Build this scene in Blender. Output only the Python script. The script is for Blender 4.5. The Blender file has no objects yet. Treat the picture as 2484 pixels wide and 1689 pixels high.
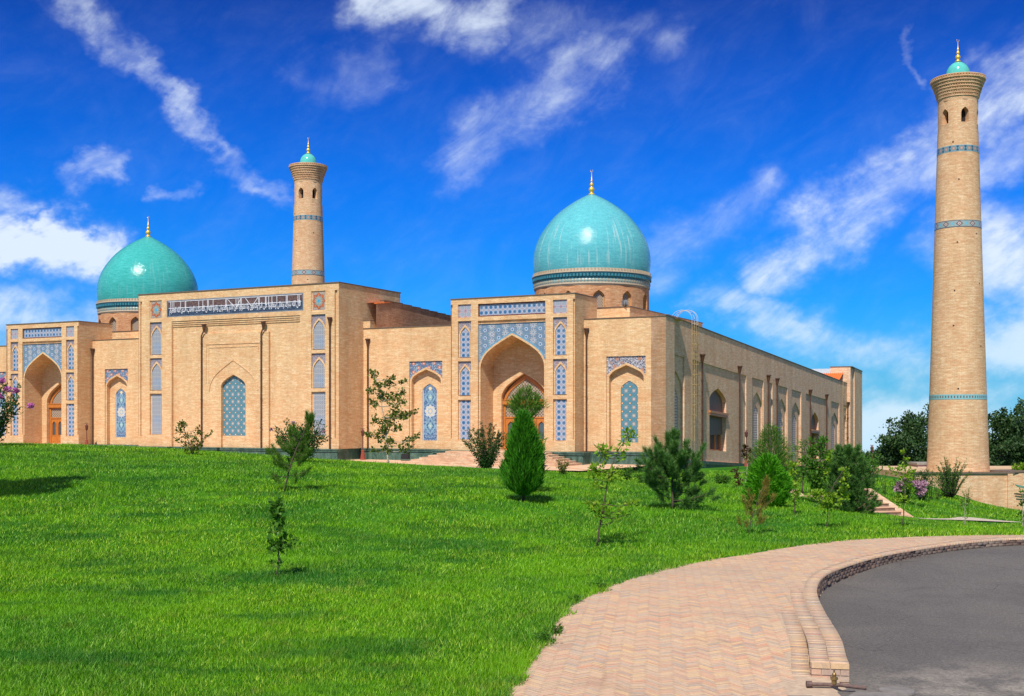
import bpy, math, random
import numpy as np
from mathutils import Vector
from mathutils.geometry import tessellate_polygon
rad = math.radians
SC = bpy.context.scene
COL = SC.collection

# ------------------------------------------------------------------ camera
EYE = 3.3
cam_d = bpy.data.cameras.new('camera'); cam = bpy.data.objects.new('camera', cam_d); COL.objects.link(cam)
cam.location = (0, 0, EYE); cam.rotation_euler = (rad(90), 0, 0)
cam_d.lens = 41.56; cam_d.sensor_width = 36.0; cam_d.shift_y = 0.0678
cam_d.clip_start = 0.1; cam_d.clip_end = 6000
SC.camera = cam

# ------------------------------------------------------------------ exposure
SC.view_settings.view_transform = 'Standard'; SC.view_settings.look = 'None'
SC.view_settings.gamma = 1; SC.view_settings.use_curve_mapping = False
SC.view_settings.exposure = 0.22
SUN_EL, SUN_AZ = 52.0, 17.0     # sun stands behind and left of the camera

# ------------------------------------------------------------------ node helper
class NT:
    def __init__(s, tree): s.t = tree; s.n = tree.nodes; s.l = tree.links
    def new(s, ty, **kw):
        nd = s.n.new(ty)
        for k, v in kw.items(): setattr(nd, k, v)
        return nd
    def put(s, sock, v):
        if hasattr(v, 'is_output') or isinstance(v, bpy.types.NodeSocket): s.l.new(v, sock)
        elif isinstance(v, (tuple, list)):
            sock.default_value = tuple(v) + (1.0,) if (len(v) == 3 and sock.type == 'RGBA') else tuple(v)
        else: sock.default_value = v
    def m(s, op, a, b=0.0, c=0.0, clamp=False):
        nd = s.new('ShaderNodeMath', operation=op); nd.use_clamp = clamp
        s.put(nd.inputs[0], a); s.put(nd.inputs[1], b); s.put(nd.inputs[2], c); return nd.outputs[0]
    def mix(s, f, a, b, mode='MIX'):
        nd = s.new('ShaderNodeMix', data_type='RGBA', blend_type=mode)
        s.put(nd.inputs[0], f); s.put(nd.inputs[6], a); s.put(nd.inputs[7], b); return nd.outputs[2]
    def sstep(s, v, a, b):
        nd = s.new('ShaderNodeMapRange', interpolation_type='SMOOTHSTEP')
        s.put(nd.inputs[0], v); s.put(nd.inputs[1], a); s.put(nd.inputs[2], b); return nd.outputs[0]
    def lin(s, v, a, b, c=0.0, d=1.0):
        nd = s.new('ShaderNodeMapRange'); s.put(nd.inputs[0], v)
        for i, x in enumerate((a, b, c, d)): s.put(nd.inputs[i + 1], x)
        return nd.outputs[0]
    def xyz(s, v):
        nd = s.new('ShaderNodeSeparateXYZ'); s.put(nd.inputs[0], v); return nd.outputs[0], nd.outputs[1], nd.outputs[2]
    def vec(s, x, y, z=0.0):
        nd = s.new('ShaderNodeCombineXYZ'); s.put(nd.inputs[0], x); s.put(nd.inputs[1], y); s.put(nd.inputs[2], z); return nd.outputs[0]
    def obj(s): return s.new('ShaderNodeTexCoord').outputs['Object']
    def noise(s, v, sc, det=3.0, rough=0.55, dist=0.0, col=False):
        nd = s.new('ShaderNodeTexNoise'); s.put(nd.inputs['Vector'], v); nd.inputs['Scale'].default_value = sc
        nd.inputs['Detail'].default_value = det; nd.inputs['Roughness'].default_value = rough
        nd.inputs['Distortion'].default_value = dist
        return nd.outputs[1 if col else 0]
    def vor(s, v, sc, feat='F1', out='Distance'):
        nd = s.new('ShaderNodeTexVoronoi', feature=feat); s.put(nd.inputs['Vector'], v); nd.inputs['Scale'].default_value = sc
        return nd.outputs[out]
    def ramp(s, f, stops):
        nd = s.new('ShaderNodeValToRGB'); s.put(nd.inputs[0], f); cr = nd.color_ramp
        while len(cr.elements) < len(stops): cr.elements.new(0.5)
        for e, (p, c) in zip(cr.elements, stops): e.position = p; e.color = tuple(c) + (1.0,)
        return nd.outputs[0]

def mat(name):
    m = bpy.data.materials.new(name); m.use_nodes = True; t = NT(m.node_tree)
    b = t.n['Principled BSDF']; return m, t, b
def finish(t, b, col, rough=0.8, bump=None, dist=0.01, spec=0.3, metal=0.0):
    t.put(b.inputs['Base Color'], col); t.put(b.inputs['Roughness'], rough); b.inputs['Specular IOR Level'].default_value = spec
    b.inputs['Metallic'].default_value = metal
    if bump is not None:
        bp = t.new('ShaderNodeBump'); t.put(bp.inputs['Height'], bump); bp.inputs['Distance'].default_value = dist
        bp.inputs['Strength'].default_value = 1.0
        t.l.new(bp.outputs[0], b.inputs['Normal'])
def srgb(r, g, b):
    f = lambda c: ((c / 255 + 0.055) / 1.055) ** 2.4 if c > 10 else c / 255 / 12.92
    return (f(r), f(g), f(b))

# ------------------------------------------------------------------ world: clear summer sky with thin clouds, more cloud added out of view
W = bpy.data.worlds.new('World'); SC.world = W; W.use_nodes = True
w = NT(W.node_tree); bg = w.n['Background']
dx, dy, dz = w.xyz(w.new('ShaderNodeTexCoord').outputs['Generated'])
sky = w.new('ShaderNodeTexSky', sky_type='NISHITA'); sky.sun_disc = False
sky.sun_elevation = rad(SUN_EL); sky.sun_rotation = rad(180 + SUN_AZ); sky.air_density = 1.0; sky.dust_density = 0.4; sky.ozone_density = 2.0
w.l.new(w.vec(dx, dy, w.m('MAXIMUM', dz, 0.035)), sky.inputs['Vector'])
az = w.m('MULTIPLY', w.m('ARCTAN2', dx, dy), 57.2958)
el = w.m('MULTIPLY', w.m('ARCSINE', dz), 57.2958)
deep = w.ramp(w.lin(el, 0, 26), [(0.0, (0.16, 0.60, 1.05)), (0.2, (0.04, 0.50, 1.25)), (0.42, (0.015, 0.40, 1.25)), (0.6, (0.018, 0.29, 1.05)), (0.78, (0.024, 0.175, 0.72)), (1.0, (0.036, 0.11, 0.48))])
blue = w.mix(1.0, sky.outputs[0], deep, 'MULTIPLY')
# clouds: soft streaks laid on the sky dome by compass direction and height (degrees)
S_ = 1.0
STREAKS = [  # az0, el0, az1, el1, half width, strength, softness
 (-20.5, 18.6, -17.8, 16.4, 1.0, .60), (-17.8, 16.3, -15.2, 14.0, .75, .72), (-15.2, 14.2, -14.3, 12.2, .75, .62), (-14.5, 12.4, -10.6, 10.0, .65, .58),
 (-20.5, 10.8, -18.2, 11.8, .8, .6), (-16.2, 10.5, -15.0, 10.6, .5, .5), (-25.5, 8.0, -18.8, 7.9, 1.25, 1.7), (-26, 10.1, -23.2, 9.6, 1.0, .9), (-21.5, 8.9, -19.8, 8.6, .9, 1.5), (-27, 4.6, -19.2, 4.3, 1.7, .95),
 (-6.6, 19.4, -0.5, 18.3, 1.5, .8), (-9.8, 15.4, -6.4, 16.6, 1.4, .42), (-2.8, 12.6, 4.2, 16.6, 1.6, .62), (1.0, 17.8, 7.4, 18.0, 1.6, .42),
 (5.9, 7.2, 11.9, 11.0, 1.6, .52), (11.6, 6.4, 17.5, 10.5, 1.6, .95), (16.0, 9.2, 20.5, 12.6, 1.5, .8), (9.0, 5.6, 15.6, 3.2, 1.2, .8), (14.0, 3.6, 19.8, 1.8, 1.6, .75),
 (21.5, 13.2, 25.5, 15.6, 1.9, 1.05), (21.4, 7.6, 25.5, 5.6, 2.3, 1.1), (21.0, 3.0, 26.0, 3.2, 1.7, .9), (18.9, 16.6, 19.3, 15.0, .45, .4), (21.0, 11.0, 25.0, 12.0, 1.3, .7), (14.0, -1.2, 30.0, -1.2, 2.6, 1.15)]
wq = w.noise(w.vec(az, w.m('MULTIPLY', el, 1.3), 1.0), 0.26, 5, 0.6, col=True); wx, wy, wz = w.xyz(wq)
az0, el0 = az, el
az = w.m('ADD', az, w.m('MULTIPLY', w.m('SUBTRACT', wx, 0.5), 5.5)); el = w.m('ADD', el, w.m('MULTIPLY', w.m('SUBTRACT', wy, 0.5), 4.5))
mask = 0.0
for a0, e0, a1, e1, wd, amp in STREAKS:
    vx, vy = a1 - a0, e1 - e0; L2 = vx * vx + vy * vy
    px = w.m('SUBTRACT', az, a0); py = w.m('SUBTRACT', el, e0)
    tt = w.m('MULTIPLY', w.m('ADD', w.m('MULTIPLY', px, vx), w.m('MULTIPLY', py, vy)), 1 / L2, clamp=True)
    ex = w.m('SUBTRACT', px, w.m('MULTIPLY', tt, vx)); ey = w.m('SUBTRACT', py, w.m('MULTIPLY', tt, vy))
    dd = w.m('SQRT', w.m('ADD', w.m('MULTIPLY', ex, ex), w.m('MULTIPLY', ey, ey)))
    k = w.m('MULTIPLY', w.m('EXPONENT', w.m('MULTIPLY', w.m('MULTIPLY', dd, dd), -1.1 / (wd * wd))), amp)
    mask = k if mask == 0.0 else w.m('MAXIMUM', mask, k)
az, el = az0, el0
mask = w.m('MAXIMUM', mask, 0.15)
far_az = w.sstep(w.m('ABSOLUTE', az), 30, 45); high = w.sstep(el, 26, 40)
mask = w.m('MAXIMUM', mask, w.m('MULTIPLY', w.m('MAXIMUM', far_az, high), 0.58))  # unseen cloud cover added overhead and behind the camera as neutral fill light
ca, sa = math.cos(rad(35)), math.sin(rad(35))
ru = w.m('ADD', w.m('MULTIPLY', az, ca), w.m('MULTIPLY', el, sa)); rv = w.m('SUBTRACT', w.m('MULTIPLY', el, ca), w.m('MULTIPLY', az, sa))
n1 = w.noise(w.vec(w.m('MULTIPLY', ru, 0.5), rv, 3.0), 0.42, 8, 0.62, 0.6)
n2 = w.noise(w.vec(az, w.m('MULTIPLY', el, 1.6), 9.0), 0.9, 6, 0.65, 0.3)
n3 = w.noise(w.vec(w.m('MULTIPLY', ru, 0.5), w.m('MULTIPLY', rv, 1.15), 6.0), 1.1, 5, 0.58, 0.3)
nn = w.m('ADD', w.m('ADD', w.m('MULTIPLY', n1, 1.45), w.m('MULTIPLY', n2, 0.35)), w.m('MULTIPLY', n3, 0.4))   # about 1.1
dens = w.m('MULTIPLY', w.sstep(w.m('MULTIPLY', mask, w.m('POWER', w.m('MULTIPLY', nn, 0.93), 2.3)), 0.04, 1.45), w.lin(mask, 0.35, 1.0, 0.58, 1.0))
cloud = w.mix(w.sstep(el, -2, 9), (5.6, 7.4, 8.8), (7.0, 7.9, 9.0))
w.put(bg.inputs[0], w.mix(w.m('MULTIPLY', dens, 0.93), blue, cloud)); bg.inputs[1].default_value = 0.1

# ------------------------------------------------------------------ sun
sd = bpy.data.lights.new('sun', 'SUN'); sun = bpy.data.objects.new('sun', sd); COL.objects.link(sun)
sd.energy = 4.6; sd.angle = rad(0.5); sd.color = (1.0, 0.95, 0.86)
sun.rotation_euler = (rad(90 - SUN_EL), 0, rad(-SUN_AZ)); sun.location = (-20, -40, 60)

# ------------------------------------------------------------------ object helpers
def tag(o, label=None, cat=None, group=None, kind=None):
    if label: o['label'] = label
    if cat: o['category'] = cat
    if group: o['group'] = group
    if kind: o['kind'] = kind
    return o
def empty(name, loc, rz=0.0, label=None, cat=None, group=None):
    o = bpy.data.objects.new(name, None); COL.objects.link(o); o.location = loc; o.rotation_euler = (0, 0, rz)
    o.empty_display_size = 0.3
    return tag(o, label, cat, group)
def link(name, me, parent=None, loc=(0, 0, 0)):
    o = bpy.data.objects.new(name, me); COL.objects.link(o); o.location = loc
    if parent: o.parent = parent
    return o
def copy_tree(o, parent=None):
    c = o.copy(); COL.objects.link(c); c.parent = parent
    for ch in list(o.children): copy_tree(ch, c)
    return c
F = lambda a, b, d: (a, d, b)                       # facade plane: along, up, depth (into the wall is +)
class MB:
    def __init__(s, mp=F): s.v = []; s.f = []; s.mi = []; s.cur = 0; s.mp = mp
    def mat(s, i): s.cur = i; return s
    def add(s, pts, faces):
        o = len(s.v); s.v += [tuple(p) for p in pts]
        for f in faces: s.f.append(tuple(i + o for i in f)); s.mi.append(s.cur)
    def quad(s, *p): s.add(p, [tuple(range(len(p)))])
    def box(s, x0, x1, y0, y1, z0, z1):
        P = [(x0, y0, z0), (x1, y0, z0), (x1, y1, z0), (x0, y1, z0), (x0, y0, z1), (x1, y0, z1), (x1, y1, z1), (x0, y1, z1)]
        s.add(P, [(0, 3, 2, 1), (4, 5, 6, 7), (0, 1, 5, 4), (1, 2, 6, 5), (2, 3, 7, 6), (3, 0, 4, 7)])
    def mbox(s, a0, a1, b0, b1, d0, d1):             # box in mapped coordinates
        P = [s.mp(a, b, d) for d in (d0, d1) for a, b in ((a0, b0), (a1, b0), (a1, b1), (a0, b1))]
        s.add(P, [(0, 1, 2, 3), (7, 6, 5, 4), (0, 4, 5, 1), (1, 5, 6, 2), (2, 6, 7, 3), (3, 7, 4, 0)])
    def plate(s, outer, holes, d):
        loops = [outer] + list(holes)
        tri = tessellate_polygon([[Vector((a, b, 0)) for a, b in l] for l in loops])
        flat = [p for l in loops for p in l]
        s.add([s.mp(a, b, d) for a, b in flat], [tuple(t) for t in tri])
    def reveal(s, loop, d0, d1, skip_bottom=False):
        n = len(loop)
        for i in range(n):
            if skip_bottom and i == n - 1: continue
            (a0, b0), (a1, b1) = loop[i], loop[(i + 1) % n]
            s.quad(s.mp(a0, b0, d0), s.mp(a1, b1, d0), s.mp(a1, b1, d1), s.mp(a0, b0, d1))
    def slab(s, outer, holes, d0, d1):               # plate with thickness: front at d0
        s.plate(outer, holes, d0); s.reveal(outer, d0, d1)
        for h in holes: s.reveal(h, d0, d1)
    def lathe(s, prof, n=48, c=(0, 0), a0=0.0, a1=2 * math.pi):
        full = abs(a1 - a0 - 2 * math.pi) < 1e-6; m = n if full else n + 1
        P = []
        for k in range(m):
            a = a0 + (a1 - a0) * k / n
            for r, z in prof: P.append((c[0] + r * math.sin(a), c[1] - r * math.cos(a), z))
        q = len(prof); fs = []
        for k in range(n):
            k2 = (k + 1) % m
            for j in range(q - 1): fs.append((k * q + j, k2 * q + j, k2 * q + j + 1, k * q + j + 1))
        s.add(P, fs)
    def tube(s, pts, rads, n=6):
        pts = [Vector(p) for p in pts]; P = []; fs = []
        if not hasattr(rads, '__len__'): rads = [rads] * len(pts)
        for i, p in enumerate(pts):
            d = (pts[min(i + 1, len(pts) - 1)] - pts[max(i - 1, 0)])
            d = d.normalized() if d.length > 1e-9 else Vector((0, 0, 1))
            x = d.cross(Vector((0.31, 0.95, 0.05))).normalized(); y = d.cross(x)
            for k in range(n):
                a = 2 * math.pi * k / n; P.append(p + (x * math.cos(a) + y * math.sin(a)) * rads[i])
        for i in range(len(pts) - 1):
            for k in range(n):
                k2 = (k + 1) % n; fs.append((i * n + k, i * n + k2, (i + 1) * n + k2, (i + 1) * n + k))
        fs.append(tuple(range(n))[::-1]); fs.append(tuple((len(pts) - 1) * n + k for k in range(n)))
        s.add(P, fs)
    def build(s, name, mats, parent=None, loc=(0, 0, 0), origin=None, smooth=False):
        v = s.v
        if origin is not None:
            v = [(p[0] - origin[0], p[1] - origin[1], p[2] - origin[2]) for p in v]; loc = origin
        me = bpy.data.meshes.new(name); me.from_pydata(v, [], s.f)
        if not isinstance(mats, (list, tuple)): mats = [mats]
        for m_ in mats: me.materials.append(m_)
        if len(mats) > 1: me.polygons.foreach_set('material_index', s.mi)
        if smooth: me.polygons.foreach_set('use_smooth', [True] * len(me.polygons))
        me.update(); return link(name, me, parent, loc)

CURVE = [(1, 0), (.985, .12), (.95, .225), (.88, .355), (.78, .48), (.67, .575), (.55, .665), (.42, .75), (.28, .838), (.14, .92), (0, 1)]
def arch(c, hw, zb, zs, za):                          # pointed arch outline, closed; the last edge is the bottom
    R_ = [(c + hw * x, zs + (za - zs) * y) for x, y in CURVE]
    L_ = [(c - hw * x, zs + (za - zs) * y) for x, y in CURVE[:-1]][::-1]
    return [(c + hw, zb)] + R_ + L_ + [(c - hw, zb)]
def rect(a0, a1, b0, b1): return [(a1, b0), (a1, b1), (a0, b1), (a0, b0)]

# ------------------------------------------------------------------ materials
def brick_mat(name, ca, cb, cc, streak=(0.66, 0.33, 0.15), cyl=None, row=0.078, wid=0.27, var=1.0, mortar=(0.50, 0.38, 0.25), rough=0.9, z_only=False):
    m, t, b = mat(name); x, y, z = t.xyz(t.obj())
    if cyl: u = t.m('MULTIPLY', t.m('ARCTAN2', x, t.m('MULTIPLY', y, -1)), cyl)
    else: u = t.m('ADD', x, t.m('MULTIPLY', y, 1.003))
    uv = t.vec(u, z, 0)
    br = t.new('ShaderNodeTexBrick'); t.put(br.inputs['Vector'], uv); br.inputs['Scale'].default_value = 1
    for k, v in (('Mortar Size', 0.009), ('Brick Width', wid), ('Row Height', row), ('Bias', -0.1), ('Mortar Smooth', 0.3)): br.inputs[k].default_value = v
    t.put(br.inputs['Color1'], ca); t.put(br.inputs['Color2'], cb); t.put(br.inputs['Mortar'], mortar)
    s1 = t.noise(t.vec(t.m('MULTIPLY', u, 0.9), t.m('MULTIPLY', z, 5.0), 2.0), 1.7, 5, 0.7)
    s2 = t.noise(t.vec(t.m('MULTIPLY', u, 1.2), t.m('MULTIPLY', z, 2.2), 5.0), 0.55, 4, 0.6)
    s3 = t.noise(t.vec(t.m('MULTIPLY', u, 1.0), t.m('MULTIPLY', z, 6.5), 8.0), 1.5, 4, 0.7)
    c = t.mix(t.m('MULTIPLY', t.sstep(s1, 0.49, 0.62), 0.66 * var), br.outputs['Color'], streak)
    c = t.mix(t.m('MULTIPLY', t.sstep(s3, 0.50, 0.62), 0.62 * var), c, cc)
    c = t.mix(t.m('MULTIPLY', t.sstep(s2, 0.45, 0.72), 0.42 * var), c, streak)
    g = t.noise(t.vec(u, z, 1.0), 7.0, 3, 0.7)
    c = t.mix(1.0, c, t.ramp(g, [(0.25, (0.82, 0.80, 0.78)), (0.75, (1.12, 1.12, 1.1))]), 'MULTIPLY')
    g2 = t.noise(t.vec(t.m('MULTIPLY', u, 1.6), t.m('MULTIPLY', z, 0.22), 4.0), 0.8, 4, 0.6)
    c = t.mix(1.0, c, t.ramp(g2, [(0.32, (0.90, 0.885, 0.865)), (0.62, (1.05, 1.05, 1.05))]), 'MULTIPLY')
    finish(t, b, c, rough, t.m('ADD', t.m('MULTIPLY', br.outputs['Fac'], -1), t.m('MULTIPLY', g, 0.6)), 0.008, 0.2)
    return m
TAN = (0.82, 0.545, 0.295); TAN2 = (0.73, 0.455, 0.225); PALE = (0.88, 0.68, 0.44)
M = {}
M['brick'] = brick_mat('brick_tan', TAN, TAN2, PALE)
M['brick_side'] = brick_mat('brick_side_lifted', (0.88, 0.60, 0.40), (0.80, 0.50, 0.31), (0.92, 0.72, 0.54), streak=(0.70, 0.37, 0.21))  # side wall brick coloured paler and redder to offset its shade and bluish ambient
M['brick_drum'] = brick_mat('brick_red', (0.62, 0.31, 0.15), (0.52, 0.235, 0.105), (0.76, 0.50, 0.28), streak=(0.42, 0.16, 0.07), cyl=4.4, row=0.09)
M['brick_hall'] = brick_mat('brick_red_hall', (0.46, 0.24, 0.14), (0.38, 0.18, 0.10), (0.55, 0.34, 0.21), streak=(0.30, 0.13, 0.07), row=0.09)
M['brick_min'] = brick_mat('brick_minaret', (0.80, 0.51, 0.29), (0.69, 0.41, 0.215), PALE, streak=(0.62, 0.31, 0.16), cyl=1.7, row=0.085)
M['brick_wall'] = brick_mat('brick_retaining', (0.80, 0.54, 0.33), (0.72, 0.44, 0.25), PALE, streak=(0.64, 0.30, 0.14))
M['brick_pave'] = brick_mat('brick_step', (0.68, 0.46, 0.31), (0.60, 0.38, 0.24), (0.76, 0.58, 0.42), streak=(0.55, 0.29, 0.17))

def plain(name, col, rough=0.6, var=0.25, sc=6.0, metal=0.0, spec=0.4, bump=0.0):
    m, t, b = mat(name); n = t.noise(t.obj(), sc, 4, 0.6)
    c = t.mix(1.0, col, t.ramp(n, [(0.3, (1 - var,) * 3), (0.7, (1 + var * 0.6,) * 3)]), 'MULTIPLY')
    finish(t, b, c, rough, n if bump else None, bump, spec, metal); return m
M['coping'] = plain('coping_metal', (0.16, 0.115, 0.08), 0.6)
M['pipe'] = plain('brown_pipe', (0.10, 0.045, 0.025), 0.45)
M['wood'] = None
m, t, b = mat('carved_wood'); x, y, z = t.xyz(t.obj())
g = t.noise(t.vec(t.m('MULTIPLY', x, 9), t.m('MULTIPLY', y, 9), z), 2.0, 5, 0.6)
finish(t, b, t.ramp(g, [(0.3, (0.38, 0.12, 0.022)), (0.7, (0.60, 0.22, 0.045))]), 0.42, g, 0.004, 0.4); M['wood'] = m
M['wood_dark'] = plain('dark_wood', (0.22, 0.075, 0.025), 0.5)
m, t, b = mat('window_glass'); n = t.noise(t.obj(), 1.5, 3)
finish(t, b, t.mix(n, (0.05, 0.06, 0.07), (0.10, 0.12, 0.14)), 0.06, None, 0, 0.9); M['glass'] = m
m, t, b = mat('lattice_screen'); x, y, z = t.xyz(t.obj()); u = t.m('ADD', x, y)
la = t.m('ABSOLUTE', t.m('SINE', t.m('MULTIPLY', t.m('ADD', u, z), 14.0))); lb = t.m('ABSOLUTE', t.m('SINE', t.m('MULTIPLY', t.m('SUBTRACT', u, z), 14.0)))
finish(t, b, t.mix(t.sstep(t.m('MINIMUM', la, lb), 0.25, 0.5), (0.46, 0.36, 0.26), (0.16, 0.125, 0.10)), 0.6); M['lattice'] = m
m, t, b = mat('green_marble'); x, y, z = t.xyz(t.obj())
n = t.noise(t.vec(x, y, t.m('MULTIPLY', z, 0.6)), 2.4, 8, 0.72, 1.4); n_b = t.noise(t.vec(x, y, z), 0.9, 2)
c = t.ramp(n, [(0.32, (0.022, 0.055, 0.042)), (0.52, (0.062, 0.125, 0.095)), (0.7, (0.15, 0.23, 0.185))])
jn = t.m('LESS_THAN', t.m('FRACT', t.m('MULTIPLY', t.m('ADD', x, y), 0.8)), 0.012)
finish(t, b, t.mix(t.m('MULTIPLY', jn, 0.7), c, (0.02, 0.03, 0.025)), 0.32, None, 0, 0.5); M['marble'] = m
M['gold'] = plain('gilded_metal', (0.95, 0.60, 0.09), 0.36, 0.1, metal=0.55)
M['roof_tile'] = plain('orange_tile', (0.72, 0.17, 0.035), 0.6, 0.3, 8)
M['roof_metal'] = plain('grey_roof_sheet', (0.42, 0.46, 0.50), 0.5)
M['black'] = plain('black_plastic', (0.02, 0.02, 0.022), 0.4)
M['pipe_grey'] = plain('weathered_grey', (0.20, 0.21, 0.22), 0.5)
M['lens'] = plain('lamp_lens', (0.55, 0.58, 0.6), 0.15)
M['lamp_red'] = plain('terracotta_paint', (0.28, 0.06, 0.035), 0.6)
M['lamp_iron'] = plain('dark_red_iron', (0.11, 0.035, 0.03), 0.5)
M['ladder'] = plain('ladder_paint', (0.52, 0.34, 0.13), 0.6)
M['ladder_grey'] = plain('ladder_galvanised', (0.45, 0.48, 0.5), 0.5)
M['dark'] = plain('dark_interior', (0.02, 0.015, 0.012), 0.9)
M['cream_pipe'] = plain('cream_pipe', (0.75, 0.70, 0.52), 0.5)
M['orange_paint'] = plain('orange_paint', (0.75, 0.16, 0.02), 0.5)
M['grey_render'] = plain('grey_render', (0.30, 0.27, 0.23), 0.9)
M['green_rail'] = plain('green_rail_paint', (0.10, 0.25, 0.18), 0.5)
M['yellow_frame'] = plain('ochre_frame', (0.60, 0.32, 0.06), 0.5)
M['white_line'] = plain('white_glaze', (0.78, 0.76, 0.80), 0.3)
M['border_glaze'] = plain('grey_blue_glaze', (0.20, 0.23, 0.27), 0.35)

# glazed dome
def glaze(name, ca, cb, drips):
    m, t, b = mat(name); x, y, z = t.xyz(t.obj()); th = t.m('ARCTAN2', x, t.m('MULTIPLY', y, -1)); u = t.m('MULTIPLY', th, 4.4)
    n = t.noise(t.vec(t.m('MULTIPLY', u, 0.8), t.m('MULTIPLY', z, 7), 0), 1.5, 5, 0.65); nb = t.noise(t.vec(u, z, 3), 0.45, 3)
    c = t.mix(t.sstep(n, 0.35, 0.65), ca, cb); c = t.mix(t.m('MULTIPLY', t.sstep(nb, 0.4, 0.7), 0.4), c, ca)
    br = t.new('ShaderNodeTexBrick'); t.put(br.inputs['Vector'], t.vec(u, z, 0)); br.inputs['Scale'].default_value = 1
    for k, v in (('Mortar Size', 0.008), ('Brick Width', 0.22), ('Row Height', 0.11)): br.inputs[k].default_value = v
    t.put(br.inputs['Color1'], (1.06, 1.06, 1.06)); t.put(br.inputs['Color2'], (0.93, 0.95, 0.96)); t.put(br.inputs['Mortar'], (0.72, 0.74, 0.74))
    c = t.mix(1.0, c, br.outputs['Color'], 'MULTIPLY')
    d = t.noise(t.vec(t.m('MULTIPLY', u, 3.4), t.m('MULTIPLY', z, 0.20), 1), 1.3, 3, 0.6)
    zone = t.m('MULTIPLY', t.sstep(z, 14.3, 15.0), t.sstep(z, 18.8, 16.8))
    c = t.mix(t.m('MULTIPLY', t.m('MULTIPLY', t.sstep(d, 0.56, 0.70), zone), drips), c, (0.50, 0.62, 0.60))
    gr = t.noise(t.vec(u, z, 7), 6.0, 3, 0.7)
    c = t.mix(1.0, c, t.ramp(gr, [(0.3, (0.9, 0.9, 0.9)), (0.7, (1.07, 1.07, 1.07))]), 'MULTIPLY')
    bn = t.noise(t.vec(u, t.m('MULTIPLY', z, 1.8), 0), 5.0, 3, 0.75)
    finish(t, b, c, 0.09, bn, 0.020, 0.2); return m
M['dome_pale'] = glaze('turquoise_glaze_pale', (0.095, 0.40, 0.46), (0.13, 0.50, 0.53), 0.5)
M['dome_deep'] = glaze('turquoise_glaze_deep', (0.040, 0.345, 0.315), (0.07, 0.45, 0.42), 0.12)
M['cap'] = plain('turquoise_cap_glaze', (0.10, 0.50, 0.44), 0.14, 0.12, 4, spec=0.5)

# --- tile patterns. u runs along the panel, v up; the object's origin is the panel's centre
def tile(name, fn, rough=0.3, cyl=None):
    m, t, b = mat(name); x, y, z = t.xyz(t.obj())
    u = t.m('MULTIPLY', t.m('ARCTAN2', x, t.m('MULTIPLY', y, -1)), cyl) if cyl else t.m('ADD', x, y)
    c = fn(t, u, z)
    g = t.noise(t.vec(u, z, 0), 9.0, 3, 0.7)
    c = t.mix(1.0, c, t.ramp(g, [(0.3, (0.86, 0.86, 0.86)), (0.7, (1.1, 1.1, 1.1))]), 'MULTIPLY')
    finish(t, b, c, rough, g, 0.003, 0.4); return m
def cell(t, u, v, p, ou=0.0, ov=0.0, pv=None):
    pv = pv or p
    a = t.m('SUBTRACT', t.m('FRACT', t.m('ADD', t.m('MULTIPLY', u, 1 / p), ou + 200)), 0.5)
    b = t.m('SUBTRACT', t.m('FRACT', t.m('ADD', t.m('MULTIPLY', v, 1 / pv), ov + 200)), 0.5)
    return a, b
def star8(t, a, b):
    a = t.m('ABSOLUTE', a); b = t.m('ABSOLUTE', b)
    return t.m('MINIMUM', t.m('MAXIMUM', a, b), t.m('MULTIPLY', t.m('ADD', a, b), 0.7071))
def radial(t, a, b): return t.m('SQRT', t.m('ADD', t.m('MULTIPLY', a, a), t.m('MULTIPLY', b, b)))
def cosn(t, a, b, n): return t.m('COSINE', t.m('MULTIPLY', t.m('ARCTAN2', a, b), n))
def p_lattice(p, blue1=(0.055, 0.16, 0.32), blue2=(0.15, 0.23, 0.33), bgc=(0.15, 0.17, 0.25)):
    def f(t, u, v):
        a, b = cell(t, u, v, p); s = star8(t, a, b)
        idc = t.noise(t.vec(t.m('FLOOR', t.m('MULTIPLY', u, 1 / p)), t.m('FLOOR', t.m('MULTIPLY', v, 1 / p)), 0), 1.7, 1)
        blue = t.mix(t.sstep(idc, 0.4, 0.6), blue1, blue2)
        c = t.mix(t.m('LESS_THAN', s, 0.08), blue, (0.02, 0.06, 0.16))
        c = t.mix(t.sstep(s, 0.30, 0.315), c, (0.60, 0.61, 0.68))
        c = t.mix(t.sstep(s, 0.355, 0.37), c, bgc)
        a2, b2 = cell(t, u, v, p, 0.5, 0.5); q = t.m('MINIMUM', t.m('ABSOLUTE', a2), t.m('ABSOLUTE', b2)); r = radial(t, a2, b2)
        ln = t.m('MULTIPLY', t.m('LESS_THAN', t.m('ABSOLUTE', t.m('SUBTRACT', q, 0.055)), 0.028), t.m('GREATER_THAN', s, 0.36))
        c = t.mix(ln, c, (0.52, 0.50, 0.56)); c = t.mix(t.m('LESS_THAN', r, 0.06), c, (0.33, 0.10, 0.06)); return c
    return f
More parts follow.
